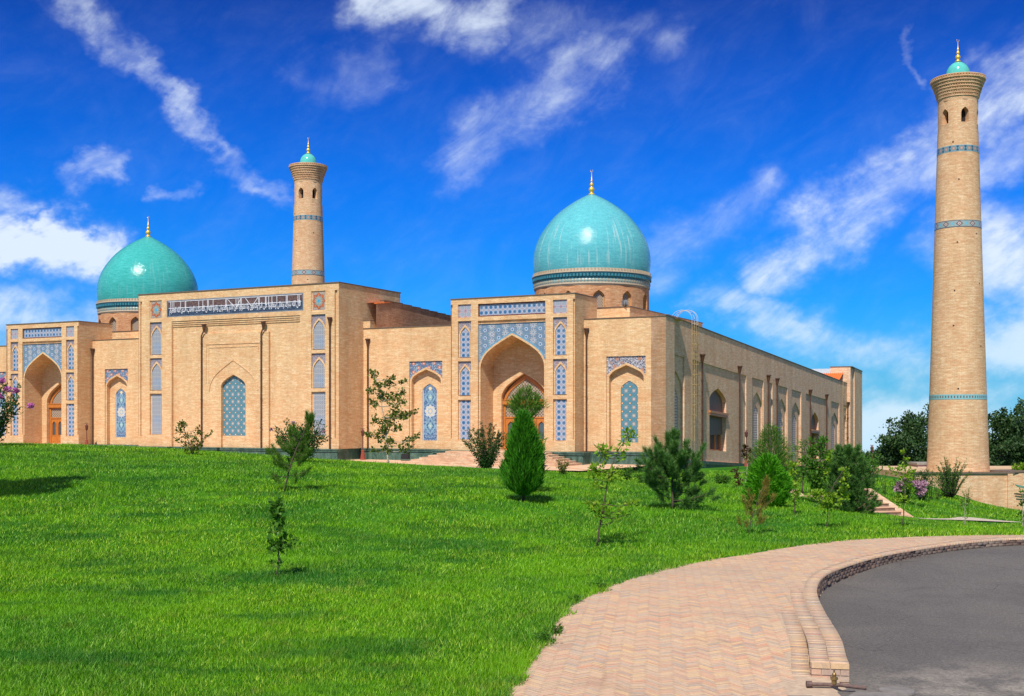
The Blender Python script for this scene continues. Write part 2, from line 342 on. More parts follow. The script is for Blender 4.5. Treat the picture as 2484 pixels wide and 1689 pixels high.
def p_rosettes(p, base1=(0.045, 0.15, 0.22), base2=(0.14, 0.29, 0.34)):
    def f(t, u, v):
        a, b = cell(t, u, v, p); a2, b2 = cell(t, u, v, p, 0.5, 0.5)
        r1 = radial(t, a, b); r2 = radial(t, a2, b2)
        k = t.m('MULTIPLY', cosn(t, a, b, 8), 0.10); rr = t.m('SUBTRACT', r1, t.m('MULTIPLY', k, t.sstep(r1, 0.06, 0.2)))
        w_ = t.m('SINE', t.m('MULTIPLY', t.m('MINIMUM', r1, r2), 62)); w2 = t.vor(t.vec(u, v, 0), 22)
        c = t.mix(t.sstep(t.m('ADD', w_, t.m('MULTIPLY', w2, 1.2)), 0.2, 0.7), base1, base2)
        c = t.mix(t.m('LESS_THAN', rr, 0.19), c, (0.42, 0.20, 0.11)); c = t.mix(t.m('LESS_THAN', rr, 0.135), c, (0.50, 0.44, 0.40)); c = t.mix(t.m('LESS_THAN', r1, 0.06), c, (0.45, 0.52, 0.62))
        c = t.mix(t.m('LESS_THAN', r2, 0.14), c, (0.22, 0.09, 0.06)); c = t.mix(t.m('LESS_THAN', r2, 0.09), c, (0.85, 0.55, 0.28)); return c
    return f
def p_spandrel(t, u, v):
    p = 0.52; a, b = cell(t, u, v, p * 2, 0, 0, p); a2, b2 = cell(t, u, v, p * 2, 0.5, 0.5, p)
    a = t.m('MULTIPLY', a, 2); a2 = t.m('MULTIPLY', a2, 2)
    r1 = radial(t, a, b); r2 = radial(t, a2, b2)
    vo = t.vor(t.vec(u, v, 0), 7.5); c = t.mix(t.sstep(vo, 0.12, 0.3), (0.42, 0.38, 0.36), (0.15, 0.22, 0.31))
    c = t.mix(t.sstep(t.vor(t.vec(u, v, 4), 4.5), 0.5, 0.2), c, (0.18, 0.28, 0.36))
    s = t.m('SUBTRACT', r1, t.m('MULTIPLY', cosn(t, a, b, 10), 0.06))
    c = t.mix(t.m('LESS_THAN', t.m('ABSOLUTE', t.m('SUBTRACT', s, 0.21)), 0.035), c, (0.70, 0.68, 0.68)); c = t.mix(t.m('LESS_THAN', s, 0.09), c, (0.32, 0.22, 0.24))
    c = t.mix(t.m('LESS_THAN', r2, 0.22), c, (0.09, 0.19, 0.34)); c = t.mix(t.m('LESS_THAN', t.m('ABSOLUTE', t.m('SUBTRACT', r2, 0.19)), 0.03), c, (0.68, 0.68, 0.72))
    pet = t.m('LESS_THAN', t.m('ABSOLUTE', t.m('SUBTRACT', r1, 0.40)), 0.07); c = t.mix(t.m('MULTIPLY', pet, t.m('GREATER_THAN', cosn(t, a, b, 10), 0.3)), c, (0.62, 0.50, 0.40)); return c
def p_arabesque(t, u, v):
    au = t.m('ABSOLUTE', u); vc = t.vec(t.m('MULTIPLY', au, 1.0), t.m('MULTIPLY', v, 0.8), 0)
    n = t.noise(vc, 7.0, 3, 0.6, 1.8); vo = t.vor(vc, 8.0)
    c = t.mix(t.sstep(n, 0.46, 0.56), (0.05, 0.10, 0.22), (0.24, 0.36, 0.50)); c = t.mix(t.sstep(vo, 0.22, 0.1), c, (0.60, 0.55, 0.46))
    for cv, s_, hh in ((1.05, 0.42, 0.55), (-1.0, 0.42, 0.6)):
        dv = t.m('MULTIPLY', t.m('ABSOLUTE', t.m('SUBTRACT', v, cv)), 0.42 / hh)
        dd = t.m('ADD', t.m('MULTIPLY', au, 1.0), dv)
        ring = t.m('LESS_THAN', t.m('ABSOLUTE', t.m('SUBTRACT', dd, s_)), 0.07); c = t.mix(t.m('MULTIPLY', ring, 0.6), c, (0.24, 0.45, 0.52))
        c = t.mix(t.m('LESS_THAN', dd, 0.20), c, (0.30, 0.48, 0.50)); c = t.mix(t.m('LESS_THAN', dd, 0.05), c, (0.7, 0.62, 0.4))
    r = radial(t, u, t.m('SUBTRACT', v, 0.06)); rr = t.m('SUBTRACT', r, t.m('MULTIPLY', cosn(t, u, t.m('SUBTRACT', v, 0.06), 8), 0.035))
    c = t.mix(t.m('LESS_THAN', rr, 0.40), c, (0.34, 0.44, 0.56)); c = t.mix(t.m('LESS_THAN', t.m('ABSOLUTE', t.m('SUBTRACT', rr, 0.28)), 0.05), c, (0.70, 0.58, 0.38)); c = t.mix(t.m('LESS_THAN', rr, 0.12), c, (0.68, 0.56, 0.38)); c = t.mix(t.m('LESS_THAN', t.m('ABSOLUTE', t.m('SUBTRACT', rr, 0.40)), 0.018), c, (0.75, 0.75, 0.72))
    r2 = radial(t, u, t.m('SUBTRACT', v, 1.68)); c = t.mix(t.m('LESS_THAN', r2, 0.13), c, (0.72, 0.60, 0.36))
    c = t.mix(t.m('GREATER_THAN', au, 0.54), c, (0.34, 0.46, 0.60)); return c
def p_fine(t, u, v):
    a, b = cell(t, u, v, 0.165); s = star8(t, a, b); c = t.mix(t.sstep(s, 0.20, 0.34), (0.19, 0.22, 0.27), (0.46, 0.44, 0.43)); c = t.mix(t.sstep(s, 0.42, 0.48), c, (0.17, 0.22, 0.30))
    n = t.noise(t.vec(u, v, 0), 0.9, 2); c = t.mix(t.m('MULTIPLY', t.sstep(n, 0.5, 0.62), 0.22), c, (0.12, 0.30, 0.58))
    j = t.m('LESS_THAN', t.m('ABSOLUTE', cell(t, u, v, 0.33)[1]), 0.05); return t.mix(t.m('MULTIPLY', j, 0.6), c, (0.13, 0.16, 0.23))
def p_squares(t, u, v):
    a, b = cell(t, u, v, 0.46); s = star8(t, a, b); c = t.mix(t.sstep(s, 0.26, 0.30), (0.30, 0.34, 0.38), (0.42, 0.40, 0.46))
    q = t.m('ABSOLUTE', t.m('SUBTRACT', t.m('ABSOLUTE', a), t.m('ABSOLUTE', b))); q2 = t.m('MAXIMUM', t.m('ABSOLUTE', a), t.m('ABSOLUTE', b))
    c = t.mix(t.m('MULTIPLY', t.m('LESS_THAN', q, 0.06), t.m('GREATER_THAN', q2, 0.28)), c, (0.55, 0.16, 0.09)); return t.mix(t.m('GREATER_THAN', q2, 0.46), c, (0.16, 0.22, 0.32))
def p_swirl(dark=(0.10, 0.08, 0.10), light=(0.58, 0.52, 0.50), acc=(0.48, 0.18, 0.09), sc=7.0):
    def f(t, u, v):
        vc = t.vec(u, v, 0); n = t.noise(vc, sc * 0.7, 3, 0.55, 2.6); c = t.mix(t.sstep(t.m('ABSOLUTE', t.m('SUBTRACT', n, 0.5)), 0.06, 0.03), dark, light)
        vo = t.vor(vc, sc * 0.35); c = t.mix(t.m('MULTIPLY', t.sstep(vo, 0.34, 0.22), 0.8), c, acc); return c
    return f
def p_hex(t, u, v):
    vo = t.vor(t.vec(u, v, 0), 9.0); c = t.mix(t.sstep(vo, 0.3, 0.45), (0.36, 0.46, 0.54), (0.12, 0.16, 0.25)); a, b = cell(t, u, v, 0.86, 0.25, 0.1, 0.62); a2, b2 = cell(t, u, v, 0.86, 0.75, 0.6, 0.62)
    for (p_, q_) in ((a, b), (a2, b2)):
        r = radial(t, t.m('MULTIPLY', p_, 0.86), t.m('MULTIPLY', q_, 0.62)); c = t.mix(t.m('LESS_THAN', r, 0.13), c, (0.52, 0.20, 0.12)); c = t.mix(t.m('LESS_THAN', r, 0.05), c, (0.70, 0.55, 0.48))
    return c
def p_dark_panel(t, u, v):
    n = t.noise(t.vec(t.m('MULTIPLY', u, 3.0), v, 0), 6.0, 3, 0.6, 2.0); n2 = t.noise(t.vec(t.m('MULTIPLY', u, 1.0), v, 5), 10.0, 2, 0.6, 1.0)
    up = t.mix(t.sstep(n, 0.48, 0.54), (0.06, 0.04, 0.045), (0.22, 0.12, 0.085)); lo = t.mix(t.sstep(t.m('ABSOLUTE', t.m('SUBTRACT', n2, 0.5)), 0.05, 0.03), (0.014, 0.020, 0.045), (0.10, 0.14, 0.20))
    return t.mix(t.m('GREATER_THAN', v, 0.08), lo, up)
def p_pink(t, u, v):
    a, b = cell(t, u, v, 0.20); r = radial(t, a, b); c = t.mix(t.sstep(r, 0.22, 0.34), (0.34, 0.22, 0.20), (0.66, 0.52, 0.48)); j = t.m('LESS_THAN', t.m('ABSOLUTE', b), 0.12); return t.mix(t.m('MULTIPLY', j, 0.5), c, (0.24, 0.17, 0.17))
M['t_lattice'] = tile('tile_star_lattice', p_lattice(0.363))
M['t_rosette'] = tile('tile_rosettes', p_rosettes(0.545))
M['t_spandrel'] = tile('tile_spandrel', p_spandrel)
M['t_arabesque'] = tile('tile_arabesque', p_arabesque)
M['t_fine'] = tile('tile_fine_lattice', p_fine)
M['t_squares'] = tile('tile_squares', p_squares)
M['t_swirl'] = tile('tile_swirl', p_swirl((0.16, 0.13, 0.17), (0.46, 0.42, 0.44), (0.36, 0.20, 0.16)))
M['t_swirl_dark'] = tile('tile_swirl_dark', p_swirl((0.045, 0.05, 0.10), (0.66, 0.62, 0.62), (0.50, 0.20, 0.10), 6.0))
M['t_hex'] = tile('tile_hexagons', p_hex)
M['t_pink'] = tile('tile_pink_screen', p_pink, 0.9)
M['t_inscr'] = tile('tile_inscription_ground', p_dark_panel)
M['t_starbg'] = tile('tile_star_ground', p_swirl((0.30, 0.22, 0.18), (0.50, 0.40, 0.32), (0.42, 0.24, 0.18), 8))
M['t_orange'] = plain('glaze_orange', (0.62, 0.15, 0.035), 0.35, 0.35, 14)
M['t_greystar'] = plain('glaze_grey_green', (0.30, 0.35, 0.30), 0.35, 0.25, 10)
M['t_blue'] = plain('glaze_bright_blue', (0.06, 0.36, 0.62), 0.3)
M['t_maroon'] = plain('glaze_maroon', (0.12, 0.03, 0.025), 0.4)
def p_band_a(t, u, v):      # navy with rosettes and pale edges
    a, b = cell(t, u, v, 0.56, 0, 0.5, 0.5); r = radial(t, a, b); s = star8(t, a, b)
    c = t.mix(t.sstep(s, 0.20, 0.24), (0.36, 0.26, 0.22), (0.05, 0.08, 0.12)); c = t.mix(t.m('LESS_THAN', t.m('ABSOLUTE', t.m('SUBTRACT', s, 0.30)), 0.04), c, (0.20, 0.38, 0.42)); c = t.mix(t.m('LESS_THAN', r, 0.07), c, (0.62, 0.40, 0.28))
    return t.mix(t.m('GREATER_THAN', t.m('ABSOLUTE', v), 0.18), c, (0.20, 0.36, 0.40))
def p_band_b(t, u, v):
    a, b = cell(t, u, v, 0.95, 0, 0.5, 0.5); d = t.m('ADD', t.m('ABSOLUTE', t.m('MULTIPLY', a, 1.6)), t.m('ABSOLUTE', b))
    c = t.mix(t.sstep(t.vor(t.vec(u, v, 0), 12), 0.2, 0.35), (0.44, 0.43, 0.39), (0.27, 0.35, 0.34)); c = t.mix(t.m('LESS_THAN', d, 0.40), c, (0.16, 0.05, 0.04)); c = t.mix(t.m('LESS_THAN', d, 0.25), c, (0.55, 0.48, 0.44)); c = t.mix(t.m('LESS_THAN', d, 0.10), c, (0.16, 0.10, 0.09))
    a2, b2 = cell(t, u, v, 0.95, 0.5, 0.5, 0.5); d2 = t.m('ADD', t.m('ABSOLUTE', t.m('MULTIPLY', a2, 1.6)), t.m('ABSOLUTE', b2)); c = t.mix(t.m('LESS_THAN', d2, 0.2), c, (0.14, 0.42, 0.55)); return t.mix(t.m('GREATER_THAN', t.m('ABSOLUTE', v), 0.19), c, (0.10, 0.12, 0.14))
def p_band_c(t, u, v):
    a, b = cell(t, u, v, 0.20, 0, 0.5, 0.4); c = t.mix(t.m('LESS_THAN', t.m('MAXIMUM', t.m('ABSOLUTE', a), t.m('ABSOLUTE', b)), 0.2), (0.22, 0.44, 0.46), (0.15, 0.10, 0.08)); return c
M['band_a'] = tile('band_navy_rosette', p_band_a, cyl=1.5); M['band_b'] = tile('band_diamonds', p_band_b, cyl=1.6); M['band_c'] = tile('band_turquoise_key', p_band_c, cyl=1.9)

# ================================================================== MOSQUE
CX, CY = 9.884, 76.0; ROT = -rad(27.02)
UX, UY, NX, NY = math.cos(ROT), math.sin(ROT), -math.sin(ROT), math.cos(ROT)
def L2W(s, t, z=0.0): return (CX + s * UX + t * NX, CY + s * UY + t * NY, z)
PZ = 0.25                                            # plaza level
mosque = empty('mosque', (CX, CY, 0), ROT, 'long tan brick mosque with two turquoise domes, tiled portals and a green marble base', 'mosque')
BR = M['brick']

def panel(name, parent, loop, d, material, mp=F, thick=0.03):
    cx_ = (min(p[0] for p in loop) + max(p[0] for p in loop)) / 2; cz_ = (min(p[1] for p in loop) + max(p[1] for p in loop)) / 2
    b = MB(mp); b.slab(loop, [], d - thick, d); return b.build(name, material, parent, origin=mp(cx_, cz_, d))

def window_slot(wall, parent, c, hw, z0, z1, apex, spring, d, tilew, pmat, smat, rectangular=False):
    """a framed slot: wall gets its reveal, parent gets the tile parts. returns the hole for the wall plate"""
    hole = rect(c - hw, c + hw, z0, z1); wall.reveal(hole, d, d + 0.14)
    if rectangular:
        wall.plate(hole, [rect(c - tilew, c + tilew, z0 + 0.04, z1 - 0.06)], d + 0.14)
        panel('tile_panel', parent, rect(c - tilew, c + tilew, z0 + 0.04, z1 - 0.06), d + 0.17, pmat, thick=0.05)
    else:
        inner = arch(c, tilew, z0 + 0.05, spring, apex); out = arch(c, hw - 0.03, z0 + 0.05, spring + 0.02, apex + 0.16)
        wall.plate(rect(c - hw, c + hw, z0, spring), [arch(c, tilew, z0 + 0.05, spring - 0.3, spring - 0.29)], d + 0.14) if False else None
        # brick band round the tile arch, slightly proud of the spandrel tiles
        wall.slab(out, [inner], d + 0.08, d + 0.15)
        wall.plate(rect(c - hw, c - hw + 0.03, z0, spring), [], d + 0.14); wall.plate(rect(c + hw - 0.03, c + hw, z0, spring), [], d + 0.14); wall.plate(rect(c - hw, c + hw, z0, z0 + 0.05), [], d + 0.139)
        sp = [(c + hw - .005, spring + 0.02), (c + hw - .005, z1 - .005), (c - hw + .005, z1 - .005), (c - hw + .005, spring + 0.02)] + out[1:-1][::-1][1:-1]
        panel('tile_spandrel', parent, sp, d + 0.13, smat, thick=0.02)
        panel('tile_panel', parent, inner, d + 0.17, pmat, thick=0.03)
    return hole

def door_set(parent, c, hw, z0, zbeam, apex, d, leaves):
    """wooden portal door: lunette frame, beam, transom, four leaves"""
    spring = zbeam + 0.05
    out = arch(c, hw, z0, spring, apex)
    dm = MB(); dm.cur = 0
    lun_o = arch(c, hw, zbeam + 0.28, spring + 0.1, apex); lun_i = arch(c, hw - 0.2, zbeam + 0.36, spring + 0.1, apex - 0.32)
    dm.slab(lun_o, [lun_i], d + 0.05, d + 0.16)
    dm.mbox(c - hw, c + hw, z0, zbeam, d + 0.16, d + 0.2) if False else None
    for x in (-hw, hw - 0.13): dm.mbox(c + x, c + x + 0.13, z0, zbeam, d + 0.06, d + 0.2)
    door = dm.build('door', M['wood'], parent)
    b = MB(); b.mbox(c - hw - 0.06, c + hw + 0.06, zbeam, zbeam + 0.28, d - 0.06, d + 0.2); b.mbox(c - hw - 0.02, c + hw + 0.02, zbeam + 0.28, zbeam + 0.33, d - 0.09, d + 0.2); b.build('beam', M['wood'], door)
    panel('lunette_screen', door, lun_i, d + 0.14, M['lattice'])
    b = MB(); ztr = zbeam - 0.85
    b.mbox(c - hw + .13, c + hw - .13, ztr - 0.1, ztr, d + 0.05, d + 0.18); b.mbox(c - hw + .13, c + hw - .13, zbeam - 0.09, zbeam, d + 0.07, d + 0.18); b.mbox(c - 0.06, c + 0.06, ztr, zbeam - .09, d + 0.07, d + 0.18); b.build('transom_frame', M['wood'], door)
    panel('transom_screen', door, rect(c - hw + .13, c + hw - .13, ztr, zbeam - .09), d + 0.17, M['lattice'])
    lw = (2 * hw - 0.26) / leaves; h0, h1 = z0, ztr - 0.1
    for i in range(leaves):
        lc = c - hw + 0.13 + lw * (i + 0.5); hl = lw / 2 - 0.012; b = MB()
        lp = arch(lc, lw * 0.29, h0 + (h1 - h0) * 0.34, h0 + (h1 - h0) * 0.76, h0 + (h1 - h0) * 0.90)
        b.slab(rect(lc - hl, lc + hl, h0 + 0.01, h1 - 0.01), [lp], d + 0.09, d + 0.16)
        o2 = arch(lc, lw * 0.37, h0 + (h1 - h0) * 0.31, h0 + (h1 - h0) * 0.77, h0 + (h1 - h0) * 0.95); b.slab(o2, [lp], d + 0.065, d + 0.09)
        b.mbox(lc - lw * .33, lc + lw * .33, h0 + 0.18, h0 + (h1 - h0) * 0.27, d + 0.07, d + 0.09)
        leaf = b.build('door_leaf', M['wood'], door)
    g = MB(); g.plate(rect(c - hw + .13, c + hw - .13, h0, h1), [], d + 0.14); g.build('door_glass', M['glass'], door)
    return out

def portal(c, kx, top, name_lbl):
    w_ = MB(); D = -1.5; X = lambda v: c + v * kx; floor = 1.06; zs = (top - floor) / (11.4 - 1.06); Z = lambda z: floor + (z - 1.06) * zs
    po = bpy.data.objects.new('portal', None)
    holes = []
    hw = 4.67 * kx
    tmp = MB()
    # parts are attached after the brick body is built, so collect calls
    calls = []
    class P: pass
    body_parent = P()
    root = MB()
    big = rect(X(-2.55), X(2.55), Z(1.06), Z(9.88)); lower = [(X(2.42), Z(1.06)), (X(2.42), Z(1.85)), (X(2.55), Z(1.85)), (X(2.55), Z(9.88)), (X(-2.55), Z(9.88)), (X(-2.55), Z(1.85)), (X(-2.42), Z(1.85)), (X(-2.42), Z(1.06))]
    long_ = rect(X(-2.55), X(2.53), Z(10.16), Z(11.03))
    me = bpy.data.meshes.new('portal'); ob = link('portal', me, mosque); ob['label'] = name_lbl
    for s_ in (-1, 1):
        cc = X(s_ * 3.6); h = 0.51 * kx
        holes.append(window_slot(w_, ob, cc, h, Z(7.38), Z(9.9), Z(9.5), Z(8.85), D, 0.39 * kx, M['t_lattice'], M['t_swirl']))
        holes.append(window_slot(w_, ob, cc, h, Z(4.77), Z(7.15), Z(6.82), Z(6.17), D, 0.39 * kx, M['t_lattice'], M['t_swirl']))
        holes.append(window_slot(w_, ob, cc, h, Z(1.75), Z(4.51), 0, 0, D, 0.39 * kx, M['t_lattice'], None, True))
        sq = rect(cc - h, cc + h, Z(10.15), Z(11.05)); w_.reveal(sq, D, D + 0.12); holes.append(sq); panel('tile_panel', ob, sq, D + 0.12, M['t_squares'])
    w_.reveal(long_, D, D + 0.16); holes.append(long_); panel('tile_panel', ob, long_, D + 0.16, M['t_lattice'])
    b = MB(); b.slab(long_, [rect(X(-2.47), X(2.45), Z(10.24), Z(10.95))], D + 0.10, D + 0.15); b.build('tile_border', M['t_maroon'], ob)
    # front plate with the great recess open at the floor
    e = hw - 0.13; y0 = PZ
    outer = [(X(2.42), floor), (c + e, floor), (c + e, top), (c - e, top), (c - e, floor), (X(-2.42), floor)] + [(X(-2.42), Z(1.85)), (X(-2.55), Z(1.85)), (X(-2.55), Z(9.88)), (X(2.55), Z(9.88)), (X(2.55), Z(1.85)), (X(2.42), Z(1.85))]
    w_.plate(outer, holes, D)
    for i in range(5, 11): w_.quad(w_.mp(*outer[i], D), w_.mp(*outer[i + 1], D), w_.mp(*outer[i + 1], D + 0.15), w_.mp(*outer[i], D + 0.15))
    # corner notches
    for s_ in (-1, 1):
        a0, a1 = sorted((c + s_ * e, c + s_ * hw))
        w_.plate(rect(a0, a1, Z(1.85), top - 0.35), [], D + 0.13); w_.quad((c + s_ * e, D, Z(1.85)), (c + s_ * e, D + .13, Z(1.85)), (c + s_ * e, D + .13, top - .35), (c + s_ * e, D, top - .35))
        w_.plate(rect(a0, a1, floor, Z(1.85)), [], D); w_.plate(rect(a0, a1, top - .35, top), [], D)
        w_.quad((a0, D, Z(1.85)), (a1, D, Z(1.85)), (a1, D + .13, Z(1.85)), (a0, D + .13, Z(1.85))); w_.quad((a0, D, top - .35), (a1, D, top - .35), (a1, D + .13, top - .35), (a0, D + .13, top - .35))
    # spandrel wall inside the recess with the great arch
    ao = arch(c, 2.53 * kx, floor, Z(6.7), Z(8.98)); ai = arch(c, 2.40 * kx, floor, Z(6.7), Z(8.83))
    w_.slab(ao, [ai], D + 0.10, D + 0.16)
    w_.mbox(X(-2.55), X(2.55), Z(9.66), Z(9.88), D + 0.13, D + 0.3); w_.mbox(X(-2.55), X(2.55), Z(9.66), Z(9.70), D + 0.06, D + 0.13)
    sp = [(X(2.549), Z(6.7)), (X(2.549), Z(9.66)), (X(-2.549), Z(9.66)), (X(-2.549), Z(6.7))] + ao[1:-1][::-1]
    panel('tile_spandrel', ob, sp, D + 0.15, M['t_spandrel'], thick=0.02)
    # blue border strips along the spandrel
    b = MB(); b.mbox(X(-2.549), X(2.549), Z(9.60), Z(9.655), D + 0.115, D + 0.135); b.mbox(X(-2.549), X(-2.48), Z(7.2), Z(9.6), D + 0.115, D + 0.135); b.mbox(X(2.48), X(2.549), Z(7.2), Z(9.6), D + 0.115, D + 0.135); 
    a_out = arch(c, 2.56 * kx, floor, Z(6.9), Z(9.08)); seg = a_out[2:-2]; seg2 = ao[2:-2]
    for i in range(1, len(seg) - 2): b.quad(F(*seg[i], D + .112), F(*seg[i + 1], D + .112), F(*seg2[i + 1], D + .112), F(*seg2[i], D + .112))
    b.build('tile_border', M['t_blue_band'], ob)
    # vault and back wall of the iwan
    back = 0.45; w_.reveal(ai, D + 0.12, back, True)
    dh = arch(c - 0.02, 1.74 * kx, floor, Z(4.62), Z(6.33)); w_.plate(arch(c, 2.40 * kx, floor, Z(6.7), Z(8.83)), [dh], back); w_.reveal(dh, back, back + 0.55, True)
    # box: sides, top, back
    w_.box(c - hw, c + hw, D + 0.131, D + 0.132, top - 0.001, top) if False else None
    for s_ in (-1, 1): w_.quad((c + s_ * hw, D, floor), (c + s_ * hw, 2.2, floor), (c + s_ * hw, 2.2, top), (c + s_ * hw, D, top))
    w_.quad((c - hw, D, top), (c + hw, D, top), (c + hw, 2.2, top), (c - hw, 2.2, top)); w_.quad((c - hw, 2.2, floor), (c + hw, 2.2, floor), (c + hw, 2.2, top), (c - hw, 2.2, top))
    w_.mat(1); w_.box(c - hw - .04, c + hw + .04, D - .04, 2.24, top + 0.002, top + 0.07); 
    w_.mat(2); w_.box(c - hw + .02, c + hw - .02, D + .02, 1.9, floor - 0.05, floor)
    me.from_pydata(w_.v, [], w_.f)
    for k in (BR, M['coping'], M['brick_pave']): me.materials.append(k)
    me.polygons.foreach_set('material_index', w_.mi)
    door_set(ob, c - 0.02, 1.70 * kx, floor, Z(4.2), Z(6.27), back + 0.25, 4)
    return ob
M['t_blue_band'] = plain('tile_blue_border', (0.16, 0.34, 0.48), 0.35, 0.5, 16)
PC1, PC2 = -10.39, -54.78
portal(PC1, 1.0, 11.4, 'right-hand tiled entrance portal with its wooden door behind the conifer'); portal(PC2, 0.915, 11.22, 'left-hand tiled entrance portal beside the pink-flowered shrub')

# ---- wings (plane t = 0)
def niche(wall, parent, c, kx, pmat, smat, floor=1.06):
    hw = 1.37 * kx; top = 7.31
    wall.reveal(rect(c - hw, c + hw, floor, top), 0, 0.10)
    ai = arch(c, hw - 0.16, floor, 5.9, 6.72); ao = arch(c, hw - 0.02, floor, 5.9, 6.88)
    wall.slab(ao, [ai], 0.06, 0.12); wall.plate(rect(c - hw, c - hw + .02, floor, 5.9), [], 0.10); wall.plate(rect(c + hw - .02, c + hw, floor, 5.9), [], 0.10)
    sp = [(c + hw - .002, 5.9), (c + hw - .002, top - .002), (c - hw + .002, top - .002), (c - hw + .002, 5.9)] + ao[1:-1][::-1]
    panel('tile_spandrel', parent, sp, 0.10, smat, thick=0.02)
    wall.reveal(ai, 0.12, 0.42, True); pl = arch(c - 0.02 + 0.1, 0.60 * kx, 1.66, 5.15, 5.72)
    wall.plate(ai, [pl], 0.42); wall.reveal(pl, 0.42, 0.47)
    panel('tile_panel', parent, pl, 0.49, pmat)
    return rect(c - hw, c + hw, floor, top)
def wing(name, s0, s1, top, nc, pmat, smat, kx=1.0, extra=None, lbl=None):
    me = bpy.data.meshes.new(name); ob = link(name, me, mosque); w_ = MB(); holes = []
    for c in nc: holes.append(niche(w_, ob, c, kx, pmat, smat))
    w_.plate(rect(s0, s1, 1.06, top), holes, 0)
    w_.quad((s0, 0, top), (s1, 0, top), (s1, 4.0, top), (s0, 4.0, top))
    w_.mat(1); w_.box(s0, s1, -0.04, 0.35, top + 0.002, top + 0.06)
    if extra: extra(w_)
    me.from_pydata(w_.v, [], w_.f)
    for k in (BR, M['coping']): me.materials.append(k)
    me.polygons.foreach_set('material_index', w_.mi)
    if lbl: ob['label'] = lbl
    return ob
def post(w_): w_.mat(0); w_.box(-23.3, -22.72, -0.02, 0.5, 9.84, 10.36); w_.mat(1); w_.box(-23.3, -22.68, -0.05, 0.5, 10.362, 10.41)
wing('wing_wall', -5.72, 0.0, 9.8, [-2.745], M['t_rosette'], M['t_swirl_dark'], lbl='right wing wall with the rosette tile panel')
wing('wing_wall', -23.3, -15.06, 9.77, [-18.0], M['t_arabesque'], M['t_hex'], extra=post, lbl='middle wing wall with the blue arabesque panel')
wing('wing_wall', -50.55, -42.3, 9.72, [-47.82], M['t_arabesque'], M['t_hex'], kx=0.94, lbl='left wing wall between the block and the left portal')
wing('wing_wall', -72.0, -59.05, 9.55, [-62.2], M['t_arabesque'], M['t_hex'], kx=0.94, lbl='wing wall at the left edge')

# ---- platforms under the domes
for s0, s1, tz in ((-16.5, -4.0, 10.9), (-60.2, -44.2, 10.75)):
    b = MB(); b.box(s0, s1, 3.9, 20.0, 9.5, tz); b.mat(1); b.box(s0 - .05, s1 + .05, 3.85, 20.05, tz + .002, tz + .07); b.build('dome_platform', [BR, M['coping']], mosque)

# ---- central block (front plane t = -3.1)
T = -3.1; CC = -32.8; HB = 9.5; TOP = 12.85; FL = 1.06
me = bpy.data.meshes.new('central_block'); cb = link('central_block', me, mosque); cb['label'] = 'tall central block with the long white inscription'
w_ = MB(); holes = []
def star_panel(cc):
    r_ = rect(cc - .62, cc + .62, 10.92, 12.36); w_.reveal(r_, T, T + .07); holes.append(r_)
    w_.plate(r_, [rect(cc - .54, cc + .54, 11.0, 12.28)], T + .07)
    p = panel('star_panel', cb, rect(cc - .54, cc + .54, 11.0, 12.28), T + .09, M['t_starbg'], thick=.03)
    zc = 11.64; k = MB(); Rr = 0.46; yo = T + 0.058
    def poly(ang, r0, r1, wd, y): 
        ca_, sa_ = math.cos(ang), math.sin(ang); q = [(r0, -wd), (r1, -wd), (r1, wd), (r0, wd)]
        return [(a * ca_ - b_ * sa_, y, a * sa_ + b_ * ca_) for a, b_ in q]
    sz = 1.12
    star = []
    for i in range(16):
        a = math.pi * i / 8; rr_ = 0.40 if i % 2 == 0 else 0.215; star.append((rr_ * math.cos(a), yo - .002, rr_ * sz * math.sin(a)))
    def off(P): return [(x + cc, y, z + zc) for x, y, z in P]
    for i in range(8):
        a = math.pi / 4 * i + 0; dm = 0.40; hs = 0.105
        cx2, cz2 = dm * math.cos(a), dm * sz * math.sin(a)
        sq = [(cx2 + hs * 1.35 * math.cos(a + math.pi / 2 * j), yo - .006, cz2 + hs * 1.35 * math.sin(a + math.pi / 2 * j)) for j in range(4)]
        big = [(cx2 + (x - cx2) * 1.25, yo - .003, cz2 + (z - cz2) * 1.25) for x, y, z in sq]
        k.mat(3).quad(*off(big)); k.mat(0).quad(*off(sq))
    k.mat(1)
    k.add(off(star + [(0, yo - .009, 0)]), [(i, (i + 1) % 16, 16) for i in range(16)])
    k.v[-17:] = [(x, y - .007, z) for x, y, z in k.v[-17:]]
    k.mat(2).quad(*off([(0.11 * math.cos(math.pi * i / 4), yo - .02, 0.12 * math.sin(math.pi * i / 4)) for i in range(8)]))
    k.build('star', [M['t_orange'], M['t_greystar'], M['t_blue'], M['t_maroon']], p, loc=tuple(-v for v in p.location))
for s_ in (-1, 1):
    cc = CC + s_ * 7.72
    star_panel(cc)
    holes.append(window_slot(w_, cb, cc, .62, 8.14, 10.68, 10.28, 9.5, T, .5, M['t_fine'], M['t_swirl']))
    holes.append(window_slot(w_, cb, cc, .62, 5.38, 7.9, 7.48, 6.72, T, .5, M['t_fine'], M['t_swirl']))
    holes.append(window_slot(w_, cb, cc, .62, 1.96, 5.14, 0, 0, T, .5, M['t_fine'], None, True))
ins = rect(CC - 6.59, CC + 6.40, 11.02, 12.30); w_.reveal(ins, T, T + .06); holes.append(ins)
e = HB - .64
outer = [(CC + 6.1, FL), (CC + HB, FL), (CC + HB, 1.83), (CC + e + .28, 1.83), (CC + e + .28, 12.35), (CC + HB, 12.35), (CC + HB, TOP), (CC - HB, TOP), (CC - HB, 12.35), (CC - e - .28, 12.35), (CC - e - .28, 1.83), (CC - HB, 1.83), (CC - HB, FL), (CC - 6.1, FL), (CC - 6.1, 10.68), (CC + 6.1, 10.68)]
w_.plate(outer, holes, T)
